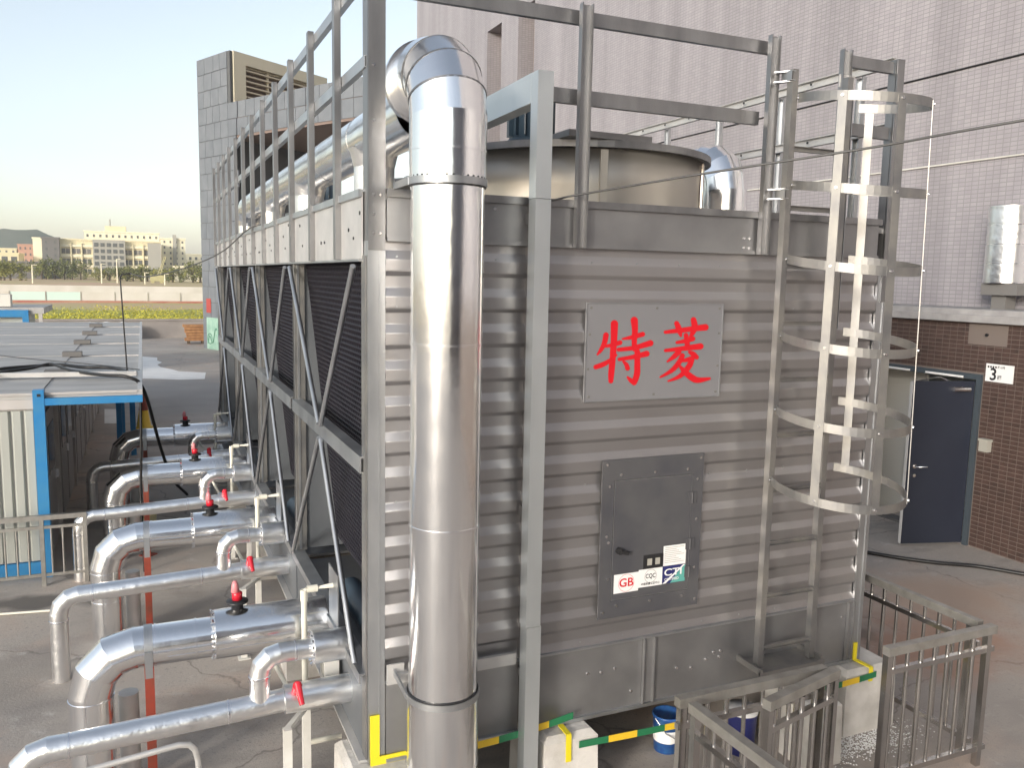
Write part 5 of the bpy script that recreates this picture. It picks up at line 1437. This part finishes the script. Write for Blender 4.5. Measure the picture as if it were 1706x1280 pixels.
# ------------------------------------------------------------------ cables
def cable(pts, r, label, m='black_cable', name='cable', sub=8):
    q = [Vector(p) for p in pts]; q = [q[0]*2-q[1]]+q+[q[-1]*2-q[-2]]
    P = []
    for a in range(1, len(q)-2):
        for s_ in range(sub):
            t = s_/sub
            P.append(.5*((2*q[a]) + (q[a+1]-q[a-1])*t + (2*q[a-1]-5*q[a]+4*q[a+1]-q[a+2])*t*t + (3*q[a]-q[a-1]-3*q[a+1]+q[a+2])*t**3))
    P.append(q[-2])
    mb = MB(); mb.path(P, r, 8)
    return tag(mb.build(name, m), label, 'cable')
pole = Vector((-1.315, 7.3, ZR))
po = thing('cable_mast', pole, 'thin leaning black mast on the cabin roof with a bent tip', 'mast')
mb = MB(); tp = up(200, 462, 1, 7.3)
mb.path([pole, pole+(tp-pole)*.97, tp, up(203, 458, 1, 7.3), up(209, 457, 1, 7.3), up(217, 455, 1, 7.3)], .009, 8); mb.build('rod', 'black_plastic', po)
mb = MB(); mb.box((pole.x-.05, pole.y-.05, ZR+.0), (pole.x+.05, pole.y+.05, ZR+.02)); mb.build('foot', 'far_dark', po)
cable([up(217, 456, 1, 7.3), up(244, 461, 1, 6.8), up(290, 452, 1, 6.2), up(334, 437, 1, 5.6), up(375, 416, 1, 5.0), (-.03, 4.62, 3.77), (.3, 4.4, 3.77)], .007, 'thin dark cable sagging from the cabin mast to the tower roof edge', 'wire')
e_ = up(1706, 200, 1, -1.9); e0 = up(960, 325, 1, -.10)
ee = e_+(e_-e0)*.8
cable([(.6, .35, 3.76), up(905, 334, 1, -.075), e0, up(1180, 288, 1, -.75), up(1450, 246, 1, -1.35), e_, ee], .006, 'thin steel cable strung from the tower roof past the ladder cage', 'wire')
rz2 = ZR+.045
def rf(x, y, z=rz2): return up(x, y, 2, z)
cable([rf(-160, 640), rf(-60, 625), rf(0, 615), rf(60, 610), rf(100, 608), rf(140, 612), rf(185, 613), rf(212, 619)], .022, 'thick black cable lying across the cabin roofs to the mast')
cable([rf(-160, 655, rz2+.03), rf(-60, 632, rz2+.03), rf(0, 621, rz2+.03), rf(50, 614, rz2+.03), rf(85, 607, rz2+.04), rf(120, 618, rz2+.03), rf(170, 625, rz2+.03), rf(215, 629, rz2+.02), (-1.12, 6.35, 1.86), (-.95, 7.2, 1.0), (-.80, 7.95, .40), (-.6, 8.4, .05)], .020, 'thick black cable dropping from the cabin roof edge to the jacketed pipes')
cable([rf(-20, 590), rf(50, 598), rf(120, 604), rf(180, 610), rf(232, 616)], .007, 'thin black wire along the cabin roofs above the thick cables', 'wire')
cable([(XA+.03, 5.2, 1.9), (XA+.02, 5.22, 1.4), (XA-.0, 5.3, .8), (XA+.01, 5.3, .0)], .014, 'black cable hanging down at the awning corner')
g0 = [up(x, y, 2, .025) for x, y in ((1330, 905), (1400, 912), (1446, 921), (1500, 930), (1560, 938), (1620, 943), (1660, 949), (1706, 957), (1800, 972))]
cable(g0, .022, 'black hose lying on the pavement between the tower and the open door', name='hose')
# red and yellow safety gear by the pipes far end
sg = thing('traffic_barrier', (-1.0, 8.9, 0), 'small red and yellow cone stack beside the cabin awning', 'cone')
c_ = up(240, 715, 2, 0)
c_ = Vector((c_.x, c_.y, 0)); sg.location = c_
mb = MB(); mb.lathe(c_, [(.22, 0), (.22, .05), (.14, .06), (.09, .4)], 14); mb.build('lower_cone', 'yellow_tape', sg)
mb = MB(); mb.lathe(c_+V(0, 0, .4), [(.092, 0), (.04, .35), (.001, .36)], 14); mb.build('upper_cone', 'red_paint', sg)
# cardboard and plank seen between pipes
mb = MB(); mb.prism([(-1.30, 6.6, .0), (-1.05, 6.55, .0), (-1.02, 6.62, .42), (-1.28, 6.67, .42)], (0, .02, 0))
tag(mb.build('cardboard_sheet', 'card'), 'yellowish cardboard sheet leaning near the third red post', 'cardboard')

# thin warm air between here and the far buildings
mb = MB(); mb.box((-1000, -400, -1.0), (1000, 1600, 42.0))
hz = mb.build('haze', 'white_print'); hz['kind'] = 'stuff'
hm = bpy.data.materials.new('haze_air'); hm.use_nodes = True
hn = hm.node_tree; hn.nodes.remove(hn.nodes['Principled BSDF'])
pv = hn.nodes.new('ShaderNodeVolumePrincipled'); pv.inputs['Color'].default_value = (0.95, 0.94, 0.92, 1)
pv.inputs['Density'].default_value = 0.0004; pv.inputs['Anisotropy'].default_value = 0.0
hn.links.new(pv.outputs[0], hn.nodes['Material Output'].inputs['Volume'])
hz.data.materials.clear(); hz.data.materials.append(hm)
tag(hz, 'thin pale haze lying over the whole site and the far field', 'haze')
